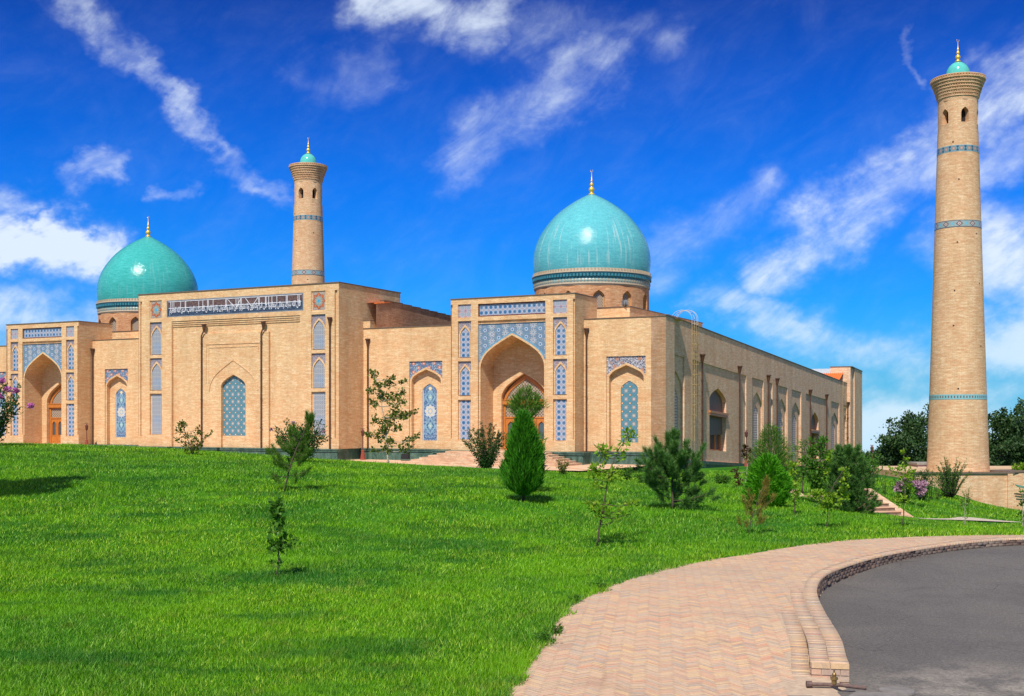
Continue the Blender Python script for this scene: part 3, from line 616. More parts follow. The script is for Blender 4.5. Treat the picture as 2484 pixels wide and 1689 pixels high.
for s_ in (-1, 1):
    a0 = CC + s_ * (e + .28); a1 = CC + s_ * HB; am = CC + s_ * (HB - .16)
    lo, hi = sorted((a0, am)); w_.plate(rect(lo, hi, 1.83, 12.35), [], T + .14)
    w_.quad((a0, T, 1.83), (a0, T + .14, 1.83), (a0, T + .14, 12.35), (a0, T, 12.35)); lo, hi = sorted((am, a1)); w_.plate(rect(lo, hi, 1.83, 12.35), [], T + .03); w_.quad((am, T + .03, 1.83), (am, T + .14, 1.83), (am, T + .14, 12.35), (am, T + .03, 12.35))
    w_.quad((a0, T, 12.35), (a1, T, 12.35), (a1, T + .14, 12.35), (a0, T + .14, 12.35)); w_.quad((a0, T, 1.83), (a1, T, 1.83), (a1, T + .14, 1.83), (a0, T + .14, 1.83))
    w_.quad((a1, T, FL), (a1, 5, FL), (a1, 5, TOP), (a1, T, TOP))
w_.quad((CC - HB, T, TOP), (CC + HB, T, TOP), (CC + HB, 5, TOP), (CC - HB, 5, TOP)); w_.quad((CC - HB, 5, FL), (CC + HB, 5, FL), (CC + HB, 5, TOP), (CC - HB, 5, TOP))
# great recess with stepped head
D1 = T + .21
w_.quad((CC - 6.1, T, FL), (CC - 6.1, D1, FL), (CC - 6.1, D1, 10.68), (CC - 6.1, T, 10.68)); w_.quad((CC + 6.1, T, FL), (CC + 6.1, D1, FL), (CC + 6.1, D1, 10.68), (CC + 6.1, T, 10.68)); w_.quad((CC - 6.1, T, 10.68), (CC + 6.1, T, 10.68), (CC + 6.1, D1, 10.68), (CC - 6.1, D1, 10.68))
for i, (zz, dd) in enumerate(((10.54, .05), (10.40, .10), (10.26, .15))): w_.box(CC - 6.1, CC + 6.1, T + dd, D1 + .01, zz, zz + .139)
PL, PR = -36.2, -29.55; PD = T + .02
w_.plate([(PL, FL), (CC - 6.1, FL), (CC - 6.1, 10.68), (CC + 6.1, 10.68), (CC + 6.1, FL), (PR, FL), (PR, 9.62), (PL, 9.62)], [], D1)
nc_ = -32.87; nh = arch(nc_, 1.17, FL, 5.6, 6.5); bigo = arch(nc_, 2.36, FL + .9, 5.3, 7.65); bigi = arch(nc_, 2.27, FL + .9, 5.3, 7.55)
w_.plate(rect(PL, PR, FL, 9.62), [nh], PD)
for s_ in (PL, PR): w_.quad((s_, PD, FL), (s_, D1, FL), (s_, D1, 9.62), (s_, PD, 9.62))
w_.quad((PL, PD, 9.62), (PR, PD, 9.62), (PR, D1, 9.62), (PL, D1, 9.62))
# raised arch line and double rectangular lines
def line_strip(pts, pts2, d0, d1):
    for i in range(len(pts) - 1):
        w_.quad(F(*pts[i], d0), F(*pts[i + 1], d0), F(*pts2[i + 1], d0), F(*pts2[i], d0)); w_.quad(F(*pts[i], d0), F(*pts[i + 1], d0), F(*pts[i + 1], d1), F(*pts[i], d1)); w_.quad(F(*pts2[i], d0), F(*pts2[i + 1], d0), F(*pts2[i + 1], d1), F(*pts2[i], d1))
line_strip(bigo[1:-1], bigi[1:-1], PD - .045, PD)
for hw2, zt in ((2.62, 8.85), (2.38, 8.6)):
    q = hw2 - .06; line_strip([(nc_ - hw2, 5.9), (nc_ - hw2, zt), (nc_ + hw2, zt), (nc_ + hw2, 5.9 if hw2 > 2.5 else 8.2)], [(nc_ - q, 5.9), (nc_ - q, zt - .06), (nc_ + q, zt - .06), (nc_ + q, 5.9 if hw2 > 2.5 else 8.2)], PD - .035, PD)
w_.reveal(nh, PD, PD + .26, True); nt = arch(nc_, 1.16, 1.93, 5.6, 6.49)
w_.plate([(nc_ + 1.17, FL), (nc_ + 1.17, 1.93), (nc_ - 1.17, 1.93), (nc_ - 1.17, FL)], [], PD + .20); w_.quad((nc_ - 1.17, PD + .20, 1.93), (nc_ + 1.17, PD + .20, 1.93), (nc_ + 1.17, PD + .28, 1.93), (nc_ - 1.17, PD + .28, 1.93))
tp = panel('tile_panel', cb, nt, PD + .26, M['t_rosette']); tp['label'] = 'large turquoise tile panel with orange stars'
w_.mat(1); w_.box(CC - HB - .05, CC + HB + .05, T - .05, 5.05, TOP + .002, TOP + .08)
me.from_pydata(w_.v, [], w_.f)
for k in (BR, M['coping']): me.materials.append(k)
me.polygons.foreach_set('material_index', w_.mi)

# ---- inscription panel: tile ground, pale border, white lettering
ip = panel('inscription_panel', cb, rect(CC - 6.5, CC + 6.31, 11.1, 12.22), T + .06, M['t_inscr'], thick=.03)
b = MB(); b.slab(ins, [rect(CC - 6.52, CC + 6.33, 11.09, 12.23)], T - .004, T + .05); b.build('border', M['border_glaze'], cb)
FORMS = {'ا': ('FE8D', 'FE8E', None, None), 'ب': ('FE8F', 'FE90', 'FE91', 'FE92'), 'ت': ('FE95', 'FE96', 'FE97', 'FE98'), 'ث': ('FE99', 'FE9A', 'FE9B', 'FE9C'), 'د': ('FEA9', 'FEAA', None, None), 'ر': ('FEAD', 'FEAE', None, None),
 'ش': ('FEB5', 'FEB6', 'FEB7', 'FEB8'), 'ص': ('FEB9', 'FEBA', 'FEBB', 'FEBC'), 'ظ': ('FEC5', 'FEC6', 'FEC7', 'FEC8'), 'ع': ('FEC9', 'FECA', 'FECB', 'FECC'), 'ق': ('FED5', 'FED6', 'FED7', 'FED8'), 'ك': ('FED9', 'FEDA', 'FEDB', 'FEDC'),
 'ل': ('FEDD', 'FEDE', 'FEDF', 'FEE0'), 'م': ('FEE1', 'FEE2', 'FEE3', 'FEE4'), 'ن': ('FEE5', 'FEE6', 'FEE7', 'FEE8'), 'ه': ('FEE9', 'FEEA', 'FEEB', 'FEEC'), 'و': ('FEED', 'FEEE', None, None), 'ى': ('FEEF', 'FEF0', None, None), 'ي': ('FEF1', 'FEF2', 'FEF3', 'FEF4')}
def shape_arabic(txt):
    out = []
    for wd in txt.split(' '):
        r_ = []
        for i, ch in enumerate(wd):
            f = FORMS[ch]; pj = i > 0 and FORMS[wd[i - 1]][2] is not None; nj = i < len(wd) - 1 and f[2] is not None
            k = f[3] if pj and nj else f[1] if pj else f[2] if nj else f[0]
            r_.append(chr(int(k, 16)))
        out.append(''.join(r_))
    return ' '.join(out)[::-1]
TXT = 'قال الله تبارك وتعالى وتعاونوا على البر والتقوى ولا تعاونوا على الاثم والعدوان واتقوا الله ان الله شديد العقاب صدق الله العظيم'
tc = bpy.data.curves.new('inscription', 'FONT'); tc.body = shape_arabic(TXT); tc.size = 1.0; tc.extrude = 0.0; tc.offset = 0.012
to = bpy.data.objects.new('inscription', tc); COL.objects.link(to)
bpy.context.view_layer.update()
dg = bpy.context.evaluated_depsgraph_get(); tm = bpy.data.meshes.new_from_object(to.evaluated_get(dg)); bpy.data.objects.remove(to)
co = np.array([v.co[:] for v in tm.vertices]); mn, mx = co.min(0), co.max(0)
sx = 12.45 / (mx[0] - mn[0]); sz_ = 0.66 / (mx[1] - mn[1])
for v in tm.vertices: v.co = ((v.co.x - mn[0]) * sx, 0.0, (v.co.y - mn[1]) * sz_)
tm.materials.clear(); tm.materials.append(M['white_line']); tm.name = 'inscription_text'
link('inscription_text', tm, ip, (-6.22, -.047, -.53))
b = MB(); random.seed(4)
for xx in (-6.1, -5.95, -5.78, -5.1, -4.65, -4.58, -3.3, -2.9, -2.45, -2.36, -1.9, -0.7, -0.58, .3, .5, .72, .82, 2.4, 2.5, 3.05, 3.12, 3.35, 3.65, 4.1, 4.95, 5.05, 6.0, 6.12):
    b.box(xx - .022, xx + .022, -.052, -.047, -.12, .50)
def diag(x0, z0, x1, z1):
    b.quad((x0 - .03, -.054, z0), (x0 + .03, -.054, z0), (x1 + .03, -.054, z1), (x1 - .03, -.054, z1))
diag(-.5, .48, .25, -.2); diag(.75, .48, .3, -.2); diag(1.2, .48, 1.75, -.15); diag(2.35, .48, 1.8, -.15)
b.box(-6.3, 6.3, -.058, -.053, .0, .05); b.box(-6.34, 6.34, -.052, -.047, .51, .55)
b.build('letter_strokes', M['white_line'], ip)

# ---- central hall behind: stepped red-brown brick gable with tiled roof
b = MB(); HS = -22.6
prof = [(-1.5, 11.45), (1.9, 11.9), (11.5, 11.68), (20, 10.8), (26, 9.9)]
b.quad((HS, 0.6, 9.5), (HS, 26, 9.5), (HS, 26, 10.0), (HS, 11.6, 11.62), (HS, 1.9, 11.85), (HS, 0.6, 11.6)); b.quad((-44, 26, 9.5), (HS, 26, 9.5), (HS, 26, 10), (-44, 26, 10))
for k in range(9):
    t0 = 1.6 + k * 1.3; z0 = 11.86 - max(0, k - 1) * .05; b.mat(0).box(HS - .3, HS + .02, t0, t0 + 1.25, z0 - .2, z0 + .10 - k * .01); b.mat(1).box(HS - .35, HS + .06, t0 - .03, t0 + 1.28, z0 + .102 - k * .01, z0 + .15 - k * .01)
b.mat(2).quad((HS - .3, .4, 11.72), (HS - .3, 2.6, 11.98), (-42, 2.6, 11.98), (-42, .4, 11.5))
for k in range(8): b.mat(2).box(HS - .25, HS + .07, .7 + k * .22, .86 + k * .22, 11.66 + k * .03, 11.74 + k * .03)
b.build('central_hall', [M['brick_hall'], M['coping'], M['roof_tile']], mosque)

# ---- domes
def cylmap(R, a_off=0.0): return lambda a, b_, d: ((R - d) * math.sin(a / R + a_off), -(R - d) * math.cos(a / R + a_off), b_)
PROF = [(4.46, 14.35), (4.52, 14.7), (4.55, 15.2), (4.52, 15.8), (4.42, 16.3), (4.26, 16.8), (4.0, 17.35), (3.68, 17.85), (3.30, 18.35), (2.85, 18.85), (2.35, 19.28), (1.8, 19.68), (1.27, 20.02), (.8, 20.28), (.42, 20.47), (.2, 20.56), (0.0, 20.62)]
def interp(prof, n=6):
    out = []
    for i in range(len(prof) - 1):
        for k in range(n): f = k / n; out.append((prof[i][0] * (1 - f) + prof[i + 1][0] * f, prof[i][1] * (1 - f) + prof[i + 1][1] * f))
    return out + [prof[-1]]
def smooth_prof(prof, n=5):
    P = [prof[0]] + prof + [prof[-1]]; out = []
    for i in range(1, len(P) - 2):
        for k in range(n):
            t_ = k / n; q = []
            for c_ in (0, 1):
                p0, p1, p2, p3 = P[i - 1][c_], P[i][c_], P[i + 1][c_], P[i + 2][c_]
                q.append(0.5 * (2 * p1 + (p2 - p0) * t_ + (2 * p0 - 5 * p1 + 4 * p2 - p3) * t_ ** 2 + (-p0 + 3 * p1 - 3 * p2 + p3) * t_ ** 3))
            out.append(tuple(q))
    return out + [prof[-1]]
def finial(parent, z, h, loc):
    r_ = h / 2.0
    pr = [(.0, z), (.30 * r_, z + .01), (.20 * r_, z + .06 * h), (.09 * r_, z + .10 * h), (.20 * r_, z + .16 * h), (.235 * r_, z + .22 * h), (.17 * r_, z + .29 * h), (.06 * r_, z + .33 * h), (.13 * r_, z + .37 * h), (.15 * r_, z + .42 * h), (.10 * r_, z + .47 * h), (.045 * r_, z + .50 * h), (.085 * r_, z + .54 * h), (.085 * r_, z + .58 * h), (.03 * r_, z + .62 * h), (.022 * r_, z + .90 * h), (0, z + .90 * h)]
    b = MB(); b.lathe(pr, 16); o = b.build('finial', M['gold'], parent, loc, smooth=True)
    c = MB(); zc = z + .94 * h; R_ = .085 * h
    pts = [(R_ * .62 * math.sin(a), 0, zc + .03 * h + R_ * .62 * -math.cos(a)) for a in np.linspace(-2.3, 2.3, 12)]
    c.tube(pts, [.012 * h * (1 - abs(i - 5.5) / 7.5) + .004 for i in range(12)], 5); c.build('crescent', M['gold'], o)
DT = 12.2
def dome(c, t_, material, lbl, kz=0.0):
    root_b = MB(); root_b.lathe(smooth_prof(PROF), 96); d = root_b.build('dome', material, mosque, (c, t_, kz), smooth=True); d['label'] = lbl
    # drum with twelve arched windows
    R_ = 4.42; w_ = MB(cylmap(R_)); da = math.pi * 2 / 12; wa = rad(9.0)
    z0, z1 = 10.6, 13.15
    for k in range(12):
        a = k * da; ac = a * R_; half = wa * R_
        h = arch(ac, .44, 11.36, 12.2, 12.72); w_.plate(rect(ac - half, ac + half, z0, z1), [h], 0); w_.reveal(h, 0, .32)
        for j in range(5):
            s0_ = a + wa + (da - 2 * wa) * j / 5; s1_ = a + wa + (da - 2 * wa) * (j + 1) / 5
            w_.quad(w_.mp(s0_ * R_, z0, 0), w_.mp(s1_ * R_, z0, 0), w_.mp(s1_ * R_, z1, 0), w_.mp(s0_ * R_, z1, 0))
    dr = w_.build('drum', M['brick_drum'], d)
    for k in range(12):
        ac = k * da * R_; h = arch(ac, .44, 11.36, 12.2, 12.72); hi = arch(ac, .36, 11.42, 12.2, 12.60)
        f = MB(cylmap(R_)); f.slab(h, [hi], .20, .28); fo = f.build('drum_window', M['yellow_frame'], d)
        g = MB(cylmap(R_)); g.plate(hi, [], .26); g.build('lattice_pane', M['lattice'], None).parent = fo if False else d
    # ring of stalactite tiles between drum and dome
    ring = MB(); ring.lathe([(4.44, 13.10), (4.44, 13.16), (4.50, 13.20), (4.47, 13.34)], 96)
    ring.mat(1).lathe([(4.47, 13.34), (4.50, 13.48), (4.46, 13.58)], 96)
    ring.mat(2).lathe([(4.44, 13.55), (4.50, 13.62), (4.44, 13.66), (4.56, 13.80), (4.52, 13.82), (4.62, 13.99), (4.58, 14.0), (4.64, 14.06)], 96)
    ring.mat(0).lathe([(4.64, 14.06), (4.62, 14.12), (4.52, 14.14), (4.46, 14.36)], 96)
    for k in range(110):
        a = 2 * math.pi * k / 110; s_, c_ = math.sin(a), math.cos(a)
        def tooth(r0, r1, hw_, z0_, z1_, zt=None):
            P = []
            for r_, zz in ((r0, z0_), (r1, z0_), (r1, z1_), (r0, z1_)):
                for sg in (-1, 1): P.append((r_ * s_ + sg * hw_ * c_, -(r_ * c_ - sg * hw_ * s_), zz))
            ring.add(P, [(0, 1, 3, 2), (2, 3, 5, 4), (4, 5, 7, 6), (6, 7, 1, 0), (0, 2, 4, 6), (1, 3, 5, 7)])
        ring.mat(2); tooth(4.48, 4.60, .075, 13.74, 13.94); ring.mat(3); tooth(4.45, 4.56, .04, 14.12, 14.34); ring.mat(0); tooth(4.44, 4.525, .05, 13.40, 13.55)
    ring.build('stalactite_ring', [M['r_cream'], M['r_pale'], M['r_blue'], M['r_cream']], d)
    finial(d, 20.53, 1.95, (0, 0, 0)); return d
M['r_cream'] = plain('cream_cornice', (0.42, 0.34, 0.24), 0.6, 0.3, 14); M['r_pale'] = plain('pale_turquoise', (0.26, 0.42, 0.40), 0.4, 0.3, 14); M['r_blue'] = plain('petrol_blue_glaze', (0.045, 0.22, 0.28), 0.35, 0.5, 9)
dome(PC1, DT, M['dome_pale'], 'right-hand pale turquoise dome with white drip marks'); dome(PC2 - .1, 10.9, M['dome_deep'], 'left-hand deep turquoise dome', -0.35)

# ---- side wing, its ground falls away along the wall
KS = 0.0515
def sidemap(off): return lambda a, b_, d: (off - d, a, b_ - KS * a)
me = bpy.data.meshes.new('side_wing'); sw = link('side_wing', me, mosque); sw['label'] = 'long side wing running back to the right with arched bays'
w_ = MB(sidemap(0.0)); RT = 9.86
w_.mbox(0.0, 1.7, -.4, RT, 0, 1.0)
w_.mp = sidemap(-0.5); RT2 = 10.12; holes = []; sub = []
def bay(a0, a1, top=7.68, d=.09, base=.66): h = rect(a0, a1, base, top); w_.reveal(h, 0, d); holes.append(h); return h
def screen_bay(a0, a1, k):
    h = bay(a0, a1); c = (a0 + a1) / 2; hw = (a1 - a0) / 2 - .16
    ao = arch(c, hw, .66, 5.35, 6.62); w_.plate(h, [ao], .09); w_.reveal(ao, .09, .20, True); ai = arch(c, .76, 1.2, 4.75, 5.55); w_.plate(ao, [ai], .20); w_.reveal(ai, .20, .25)
    panel('tile_screen', sw, ai, .27, M['t_pink'], mp=w_.mp)
for k, (a0, a1) in enumerate(((2.05, 5.17), (22.1, 25.6), (30.2, 33.75), (35.3, 38.95), (52.2, 56.2), (58.0, 61.4))): screen_bay(a0, a1, k)
h = bay(27.15, 28.5); w_.plate(h, [], .09)
def window_bay(a0, a1, c, hw):
    h = bay(a0, a1); wa_ = arch(c, hw, 1.5, 5.15, 6.15); w_.plate(h, [wa_], .09); w_.reveal(wa_, .09, .75)
    f = MB(w_.mp); zb = 4.05
    f.slab(arch(c, hw, zb + .4, 5.15, 6.15), [arch(c, hw - .2, zb + .5, 5.15, 5.9)], .52, .66); f.slab(rect(c - hw, c + hw, 1.5, zb), [rect(c - hw + .16 + (2 * hw - .32) / 3 * i + .07, c - hw + .16 + (2 * hw - .32) / 3 * (i + 1) - .07, 1.62, zb - .15) for i in range(3)], .52, .66)
    wo = f.build('arched_window', M['wood'], sw)
    g = MB(w_.mp); g.plate(arch(c, hw - .02, 1.52, 5.15, 6.12), [], .62); g.build('pane', M['glass'], wo)
    g = MB(w_.mp); g.mbox(c - hw - .12, c + hw + .12, zb, zb + .16, .0, .6); g.mbox(c - hw - .18, c + hw + .18, zb + .162, zb + .34, -.05, .6); g.build('beam', M['wood'], wo)
window_bay(6.9, 20.4, 13.15, 2.08); window_bay(40.8, 50.2, 45.05, 1.6)
w_.plate(rect(1.7, 62.4, .66, RT2), holes, 0); w_.quad(w_.mp(1.7, RT2, 0), w_.mp(62.4, RT2, 0), w_.mp(62.4, RT2, 3.5), w_.mp(1.7, RT2, 3.5))
w_.mat(1); w_.mbox(1.72, 60.3, RT2 + .002, RT2 + .07, -.05, .4); w_.mp = sidemap(0.0); w_.mbox(-.02, 1.74, RT + .002, RT + .06, -.04, .5)
# tall end pier
w_.mp = sidemap(0.0); w_.mat(0); w_.mbox(60.2, 66.2, -1.0, 11.95, .12, 2.3); w_.mbox(61.9, 66.3, -1.0, 11.95, 0, .118); w_.mat(1); w_.mbox(60.15, 66.35, 11.952, 12.03, -.05, 2.35)
me.from_pydata(w_.v, [], w_.f)
for k in (M['brick_side'], M['coping']): me.materials.append(k)
me.polygons.foreach_set('material_index', w_.mi)
# side plinth and back roofs
b = MB(sidemap(-.5)); b.mbox(1.9, 60.2, -1.2, .42, -.22, .02); b.mbox(1.9, 60.2, .42, .56, -.30, .02); b.mbox(1.9, 60.2, .562, .66, -.24, .02); b.build('plinth', M['marble'], mosque)
b = MB(); b.mat(0).quad((-12, 52, 6.9), (-.8, 60.15, 6.9), (-.8, 60.15, 8.2), (-12, 52, 8.2)) if False else None
b.mat(1).quad((-9, 40, 7.0), (-.9, 60.1, 6.4), (-.9, 60.1, 8.1), (-9, 42, 9.2)); b.mat(0).quad((-9, 41.8, 9.22), (-.9, 60.1, 8.12), (-2.2, 60.1, 8.55), (-10, 41.8, 9.7)) if False else None
b.build('hall_back_roof', [M['roof_tile'], M['roof_metal']], mosque) if False else None
b = MB(); b.mat(1).box(-14, -.9, 58.4, 58.6, 4.5, 7.25); b.mat(0).quad((-14, 57.6, 7.2), (-.9, 57.6, 7.2), (-.9, 60.1, 8.15), (-14, 60.1, 8.15)); b.mat(2).quad((-14, 60.12, 8.12), (-.9, 60.12, 8.12), (-.9, 61.5, 8.75), (-14, 61.5, 8.75))
for k in range(60): b.mat(0).tube([(-13.9 + k * .22, 57.55, 7.19), (-13.9 + k * .22, 60.1, 8.17)], .06, 5)
b.build('rear_tiled_roof', [M['roof_tile'], M['brick_hall'], M['roof_metal']], mosque)
b = MB(); b.box(-70, -.9, 4.0, 60, 2, 6.0); b.build('roof_slab', M['coping'], mosque)

# ---- green marble plinth along the front
def plinth(s0, s1, t0, proud, right=None):
    b = MB(); t1 = t0 - proud
    b.box(s0, s1, t1, t0 + .3, -.2, .80); b.box(s0, s1 + .03, t1 + .05, t0 + .3, .802, .86); b.box(s0, s1 + .07, t1 - .06, t0 + .3, .862, .92); b.box(s0, s1 + .03, t1 + .02, t0 + .3, .922, .965); b.box(s0, s1 + .05, t1 - .03, t0 + .3, .967, 1.058)
    b.build('plinth', M['marble'], mosque)
plinth(-4.7, 0.3, 0, .45); plinth(-23.2, -16.0, 0, .45); plinth(-50.3, -42.4, 0, .45); plinth(-73, -60, 0, .45)
plinth(-16.0, -12.9, -1.5, .9); plinth(-7.8, -4.75, -1.5, .9); plinth(PC2 - 5, PC2 - 2.3, -1.5, .5); plinth(PC2 + 2.3, PC2 + 4.35, -1.5, .4)
plinth(-42.6, -39.1, T, .35); plinth(-26.55, -23.2, T, .35); plinth(-38.7, -36.4, T + .3, .35); plinth(-29.35, -26.95, T + .3, .35); plinth(-36.1, -34.2, T + .1, .35); plinth(-33.9, -29.65, T + .1, .35)
b = MB(); b.box(CC - HB, CC + HB - .1, T + .12, 2, -.2, 1.055); b.box(-73, -.05, .05, 2, -.2, 1.05); b.build('plinth', M['dark_marble'] if 'dark_marble' in M else M['marble'], mosque)

# ---- rain pipes with funnels
def pipe(parent, s, t_, z0, z1, zt=None, ds=0.0, scale=1.0):
    b = MB(); zt = zt or z1; r_ = .055 * scale
    b.tube([(s, t_, z0), (s, t_, zt - .9), (s + ds * .5, t_ - abs(ds) * .1, zt - .7), (s + ds, t_, zt - .5)] if ds else [(s, t_, z0), (s, t_, zt - .5)], r_, 8)
    b.lathe([(r_ * 1.1, zt - .62), (.15 * scale, zt - .12), (.19 * scale, zt - .1), (.19 * scale, zt), (.02, zt)], 8, (s + ds, t_))
    z = z0 + 1.5
    while z < zt - 1.2: b.lathe([(r_, z - .03), (r_ * 1.5, z - .02), (r_ * 1.5, z + .02), (r_, z + .03)], 8, (s, t_)); z += 2.1
    return b.build('rain_pipe', M['pipe'], parent)
pipe(mosque, -35.84, PD - .12, 1.06, 10.35, ds=.25); pipe(mosque, -30.16, PD - .12, 1.06, 10.35, ds=.2); pipe(mosque, -24.0, T - .12, 1.06, 10.42)
pipe(mosque, -22.86, -.12, 1.06, 9.05); pipe(mosque, -5.5, -.12, 1.06, 9.22); pipe(mosque, -50.38, -.12, 1.06, 9.06); pipe(mosque, -42.5 - 2.3, -.12, 1.06, 10.68)
for a, tp_ in ((8.76, 8.25), (18.13, 8.26), (26.74, 8.28), (29.66, 8.24), (42.17, 8.15), (49.41, 8.2), (60.1, 8.1)): pipe(mosque, -.38, a, .66 - KS * a, tp_ - KS * a, scale=1.25)

# ---- wall ladder with hooped top and a second one far along
def ladder(a, z0, z1, hoop):
    b = MB(); s = -.5 + .22; zz = -KS * a
    for k in (-.24, .24): b.tube([(s, a + k, z0 + zz), (s, a + k, z1 + zz)], .018, 6)
    z = z0 + .3
    while z < z1: b.tube([(s, a - .24, z + zz), (s, a + .24, z + zz)], .014, 5); z += .3
    for k in (-.24, .24):
        b.tube([(s + .32, a + k * 1.2, z0 + 1.5 + zz), (s + .32, a + k * 1.2, z1 + zz)], .010, 5)
    z = z0 + 1.8
    while z < z1: b.tube([(s, a - .26, z + zz), (s + .32, a - .3, z + zz), (s + .40, a, z + zz), (s + .32, a + .3, z + zz), (s, a + .26, z + zz)], .014, 5); z += .7
    o = b.build('ladder', M['ladder'], mosque)
    if hoop:
        h = MB()
        for k in (-.26, .26, -.12, .12):
            pts = [(s + (.3 if abs(k) < .2 else 0) - .75 * (1 - math.cos(q)) , a + k, z1 + zz + .35 + .62 * math.sin(q)) for q in np.linspace(0, math.pi, 14)]
            h.tube([(pts[0][0], a + k, z1 + zz - .1)] + pts + [(pts[-1][0], a + k, z1 + zz - .1)], .018, 6)
        h.build('ladder_hoop', M['ladder_grey'], o)
ladder(6.4, 2.0, 10.1, True); ladder(57.2, 2.0, 10.1, False)

# ================================================================== MINARETS
def minaret(name, loc, rz, label):
    root = empty(name, loc, rz, label, 'minaret', 'twin brick minarets')
    zr = lambda z: 2.06 + (1.31 - 2.06) * min(z / 24.3, 1.0) ** 0.92
    b = MB(); zs_ = [z for z in np.linspace(0, 23.5, 30)]
    b.lathe([(zr(z), z) for z in zs_], 72)
    Rw = zr(24.4); mp = cylmap(Rw); b.mp = mp; da = math.pi / 3; wa = rad(13)
    for k in range(6):
        a = k * da; ac = a * Rw; h = arch(ac, .26, 23.95, 24.6, 24.98); b.plate(rect(ac - wa * Rw, ac + wa * Rw, 23.5, 25.8), [h], 0); b.reveal(h, 0, .42)
        for j in range(8):
            s0_ = a + wa + (da - 2 * wa) * j / 8; s1_ = a + wa + (da - 2 * wa) * (j + 1) / 8; b.quad(mp(s0_ * Rw, 23.5, 0), mp(s1_ * Rw, 23.5, 0), mp(s1_ * Rw, 25.8, 0), mp(s0_ * Rw, 25.8, 0))
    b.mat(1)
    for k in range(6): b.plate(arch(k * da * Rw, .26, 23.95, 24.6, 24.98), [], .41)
    b.build('shaft', [M['brick_min'], M['dark']], root)
    hb = MB()
    for ang, z in ((-34, 22.6), (-18, 20.0), (52, 20.7), (30, 16.3), (-22, 15.7), (-28, 12.4), (36, 12.9), (-30, 10.0), (35, 8.6), (-20, 5.7)):
        r_ = zr(z) + .004; a = rad(ang); c = Vector((r_ * math.sin(a), -r_ * math.cos(a), z)); tx = Vector((math.cos(a), math.sin(a), 0))
        hb.add([tuple(c + tx * .055 * math.cos(q) + Vector((0, 0, .065 * math.sin(q)))) for q in np.linspace(0, 2 * math.pi, 9)[:-1]], [tuple(range(8))])
    hb.build('vent_holes', M['dark'], root)
    b = MB(); pr = [(1.31, 25.5)]; r_ = 1.31; z = 25.72
    for k in range(7):
        r2 = 1.33 + .45 * ((k + 1) / 7) ** 1.35; pr += [(r_ + .02, z), (r2 + .025, z + .05), (r2 + .025, z + .125), (r2 - .03, z + .14), (r2 - .03, z + .18)]; r_ = r2; z += .20
    pr += [(1.79, z), (1.81, z + .03), (1.81, z + .08), (.2, z + .08)]
    b.lathe(pr, 72); nD = 60
    for k in range(7):
        r2 = 1.33 + .45 * ((k + 1) / 7) ** 1.35; zz = 25.72 + .2 * k
        for j in range(nD):
            a = 2 * math.pi * (j + .5 * (k % 2)) / nD; s_, c_ = math.sin(a), math.cos(a); P = []
            for rr_, z_ in ((r2 - .05, zz + .10), (r2 + .045, zz + .13), (r2 + .045, zz + .18), (r2 - .05, zz + .2)):
                for sg in (-1, 1): P.append((rr_ * s_ + sg * .038 * c_, -(rr_ * c_ - sg * .038 * s_), z_))
            b.add(P, [(0, 1, 3, 2), (2, 3, 5, 4), (4, 5, 7, 6), (0, 2, 4, 6), (1, 3, 5, 7)])
    zt = z + .08; b.build('cornice', M['brick_min'], root)
    for nm, zc, hh in (('band_a', 22.15, .22), ('band_b', 16.98, .24), ('band_c', 5.15, .17)):
        b = MB(); r0, r1 = zr(zc - hh) + .012, zr(zc + hh) + .012; b.lathe([(r0 - .03, -hh), (r0, -hh), (r1, hh), (r1 - .03, hh)], 72); b.build('tile_band', M[nm], root, (0, 0, zc))
    b = MB(); b.lathe(smooth_prof([(.76, 0), (.79, .2), (.78, .45), (.70, .72), (.52, .97), (.28, 1.14), (0, 1.22)]), 32); cp = b.build('cap_dome', M['cap'], root, (0, 0, zt), smooth=True)
    finial(cp, 1.2, 1.55, (0, 0, 0)); return root
mr = minaret('minaret', (30.93, 82.0, -.45), 0, 'free-standing brick minaret on the right, seen down to its foot on a brick terrace')
ml = copy_tree(mr); ml.location = (-19.3, 112, -.1); ml.rotation_euler[2] = rad(-22)
tag(ml, 'brick minaret rising from behind the inscribed central block of the mosque', 'minaret', 'twin brick minarets')

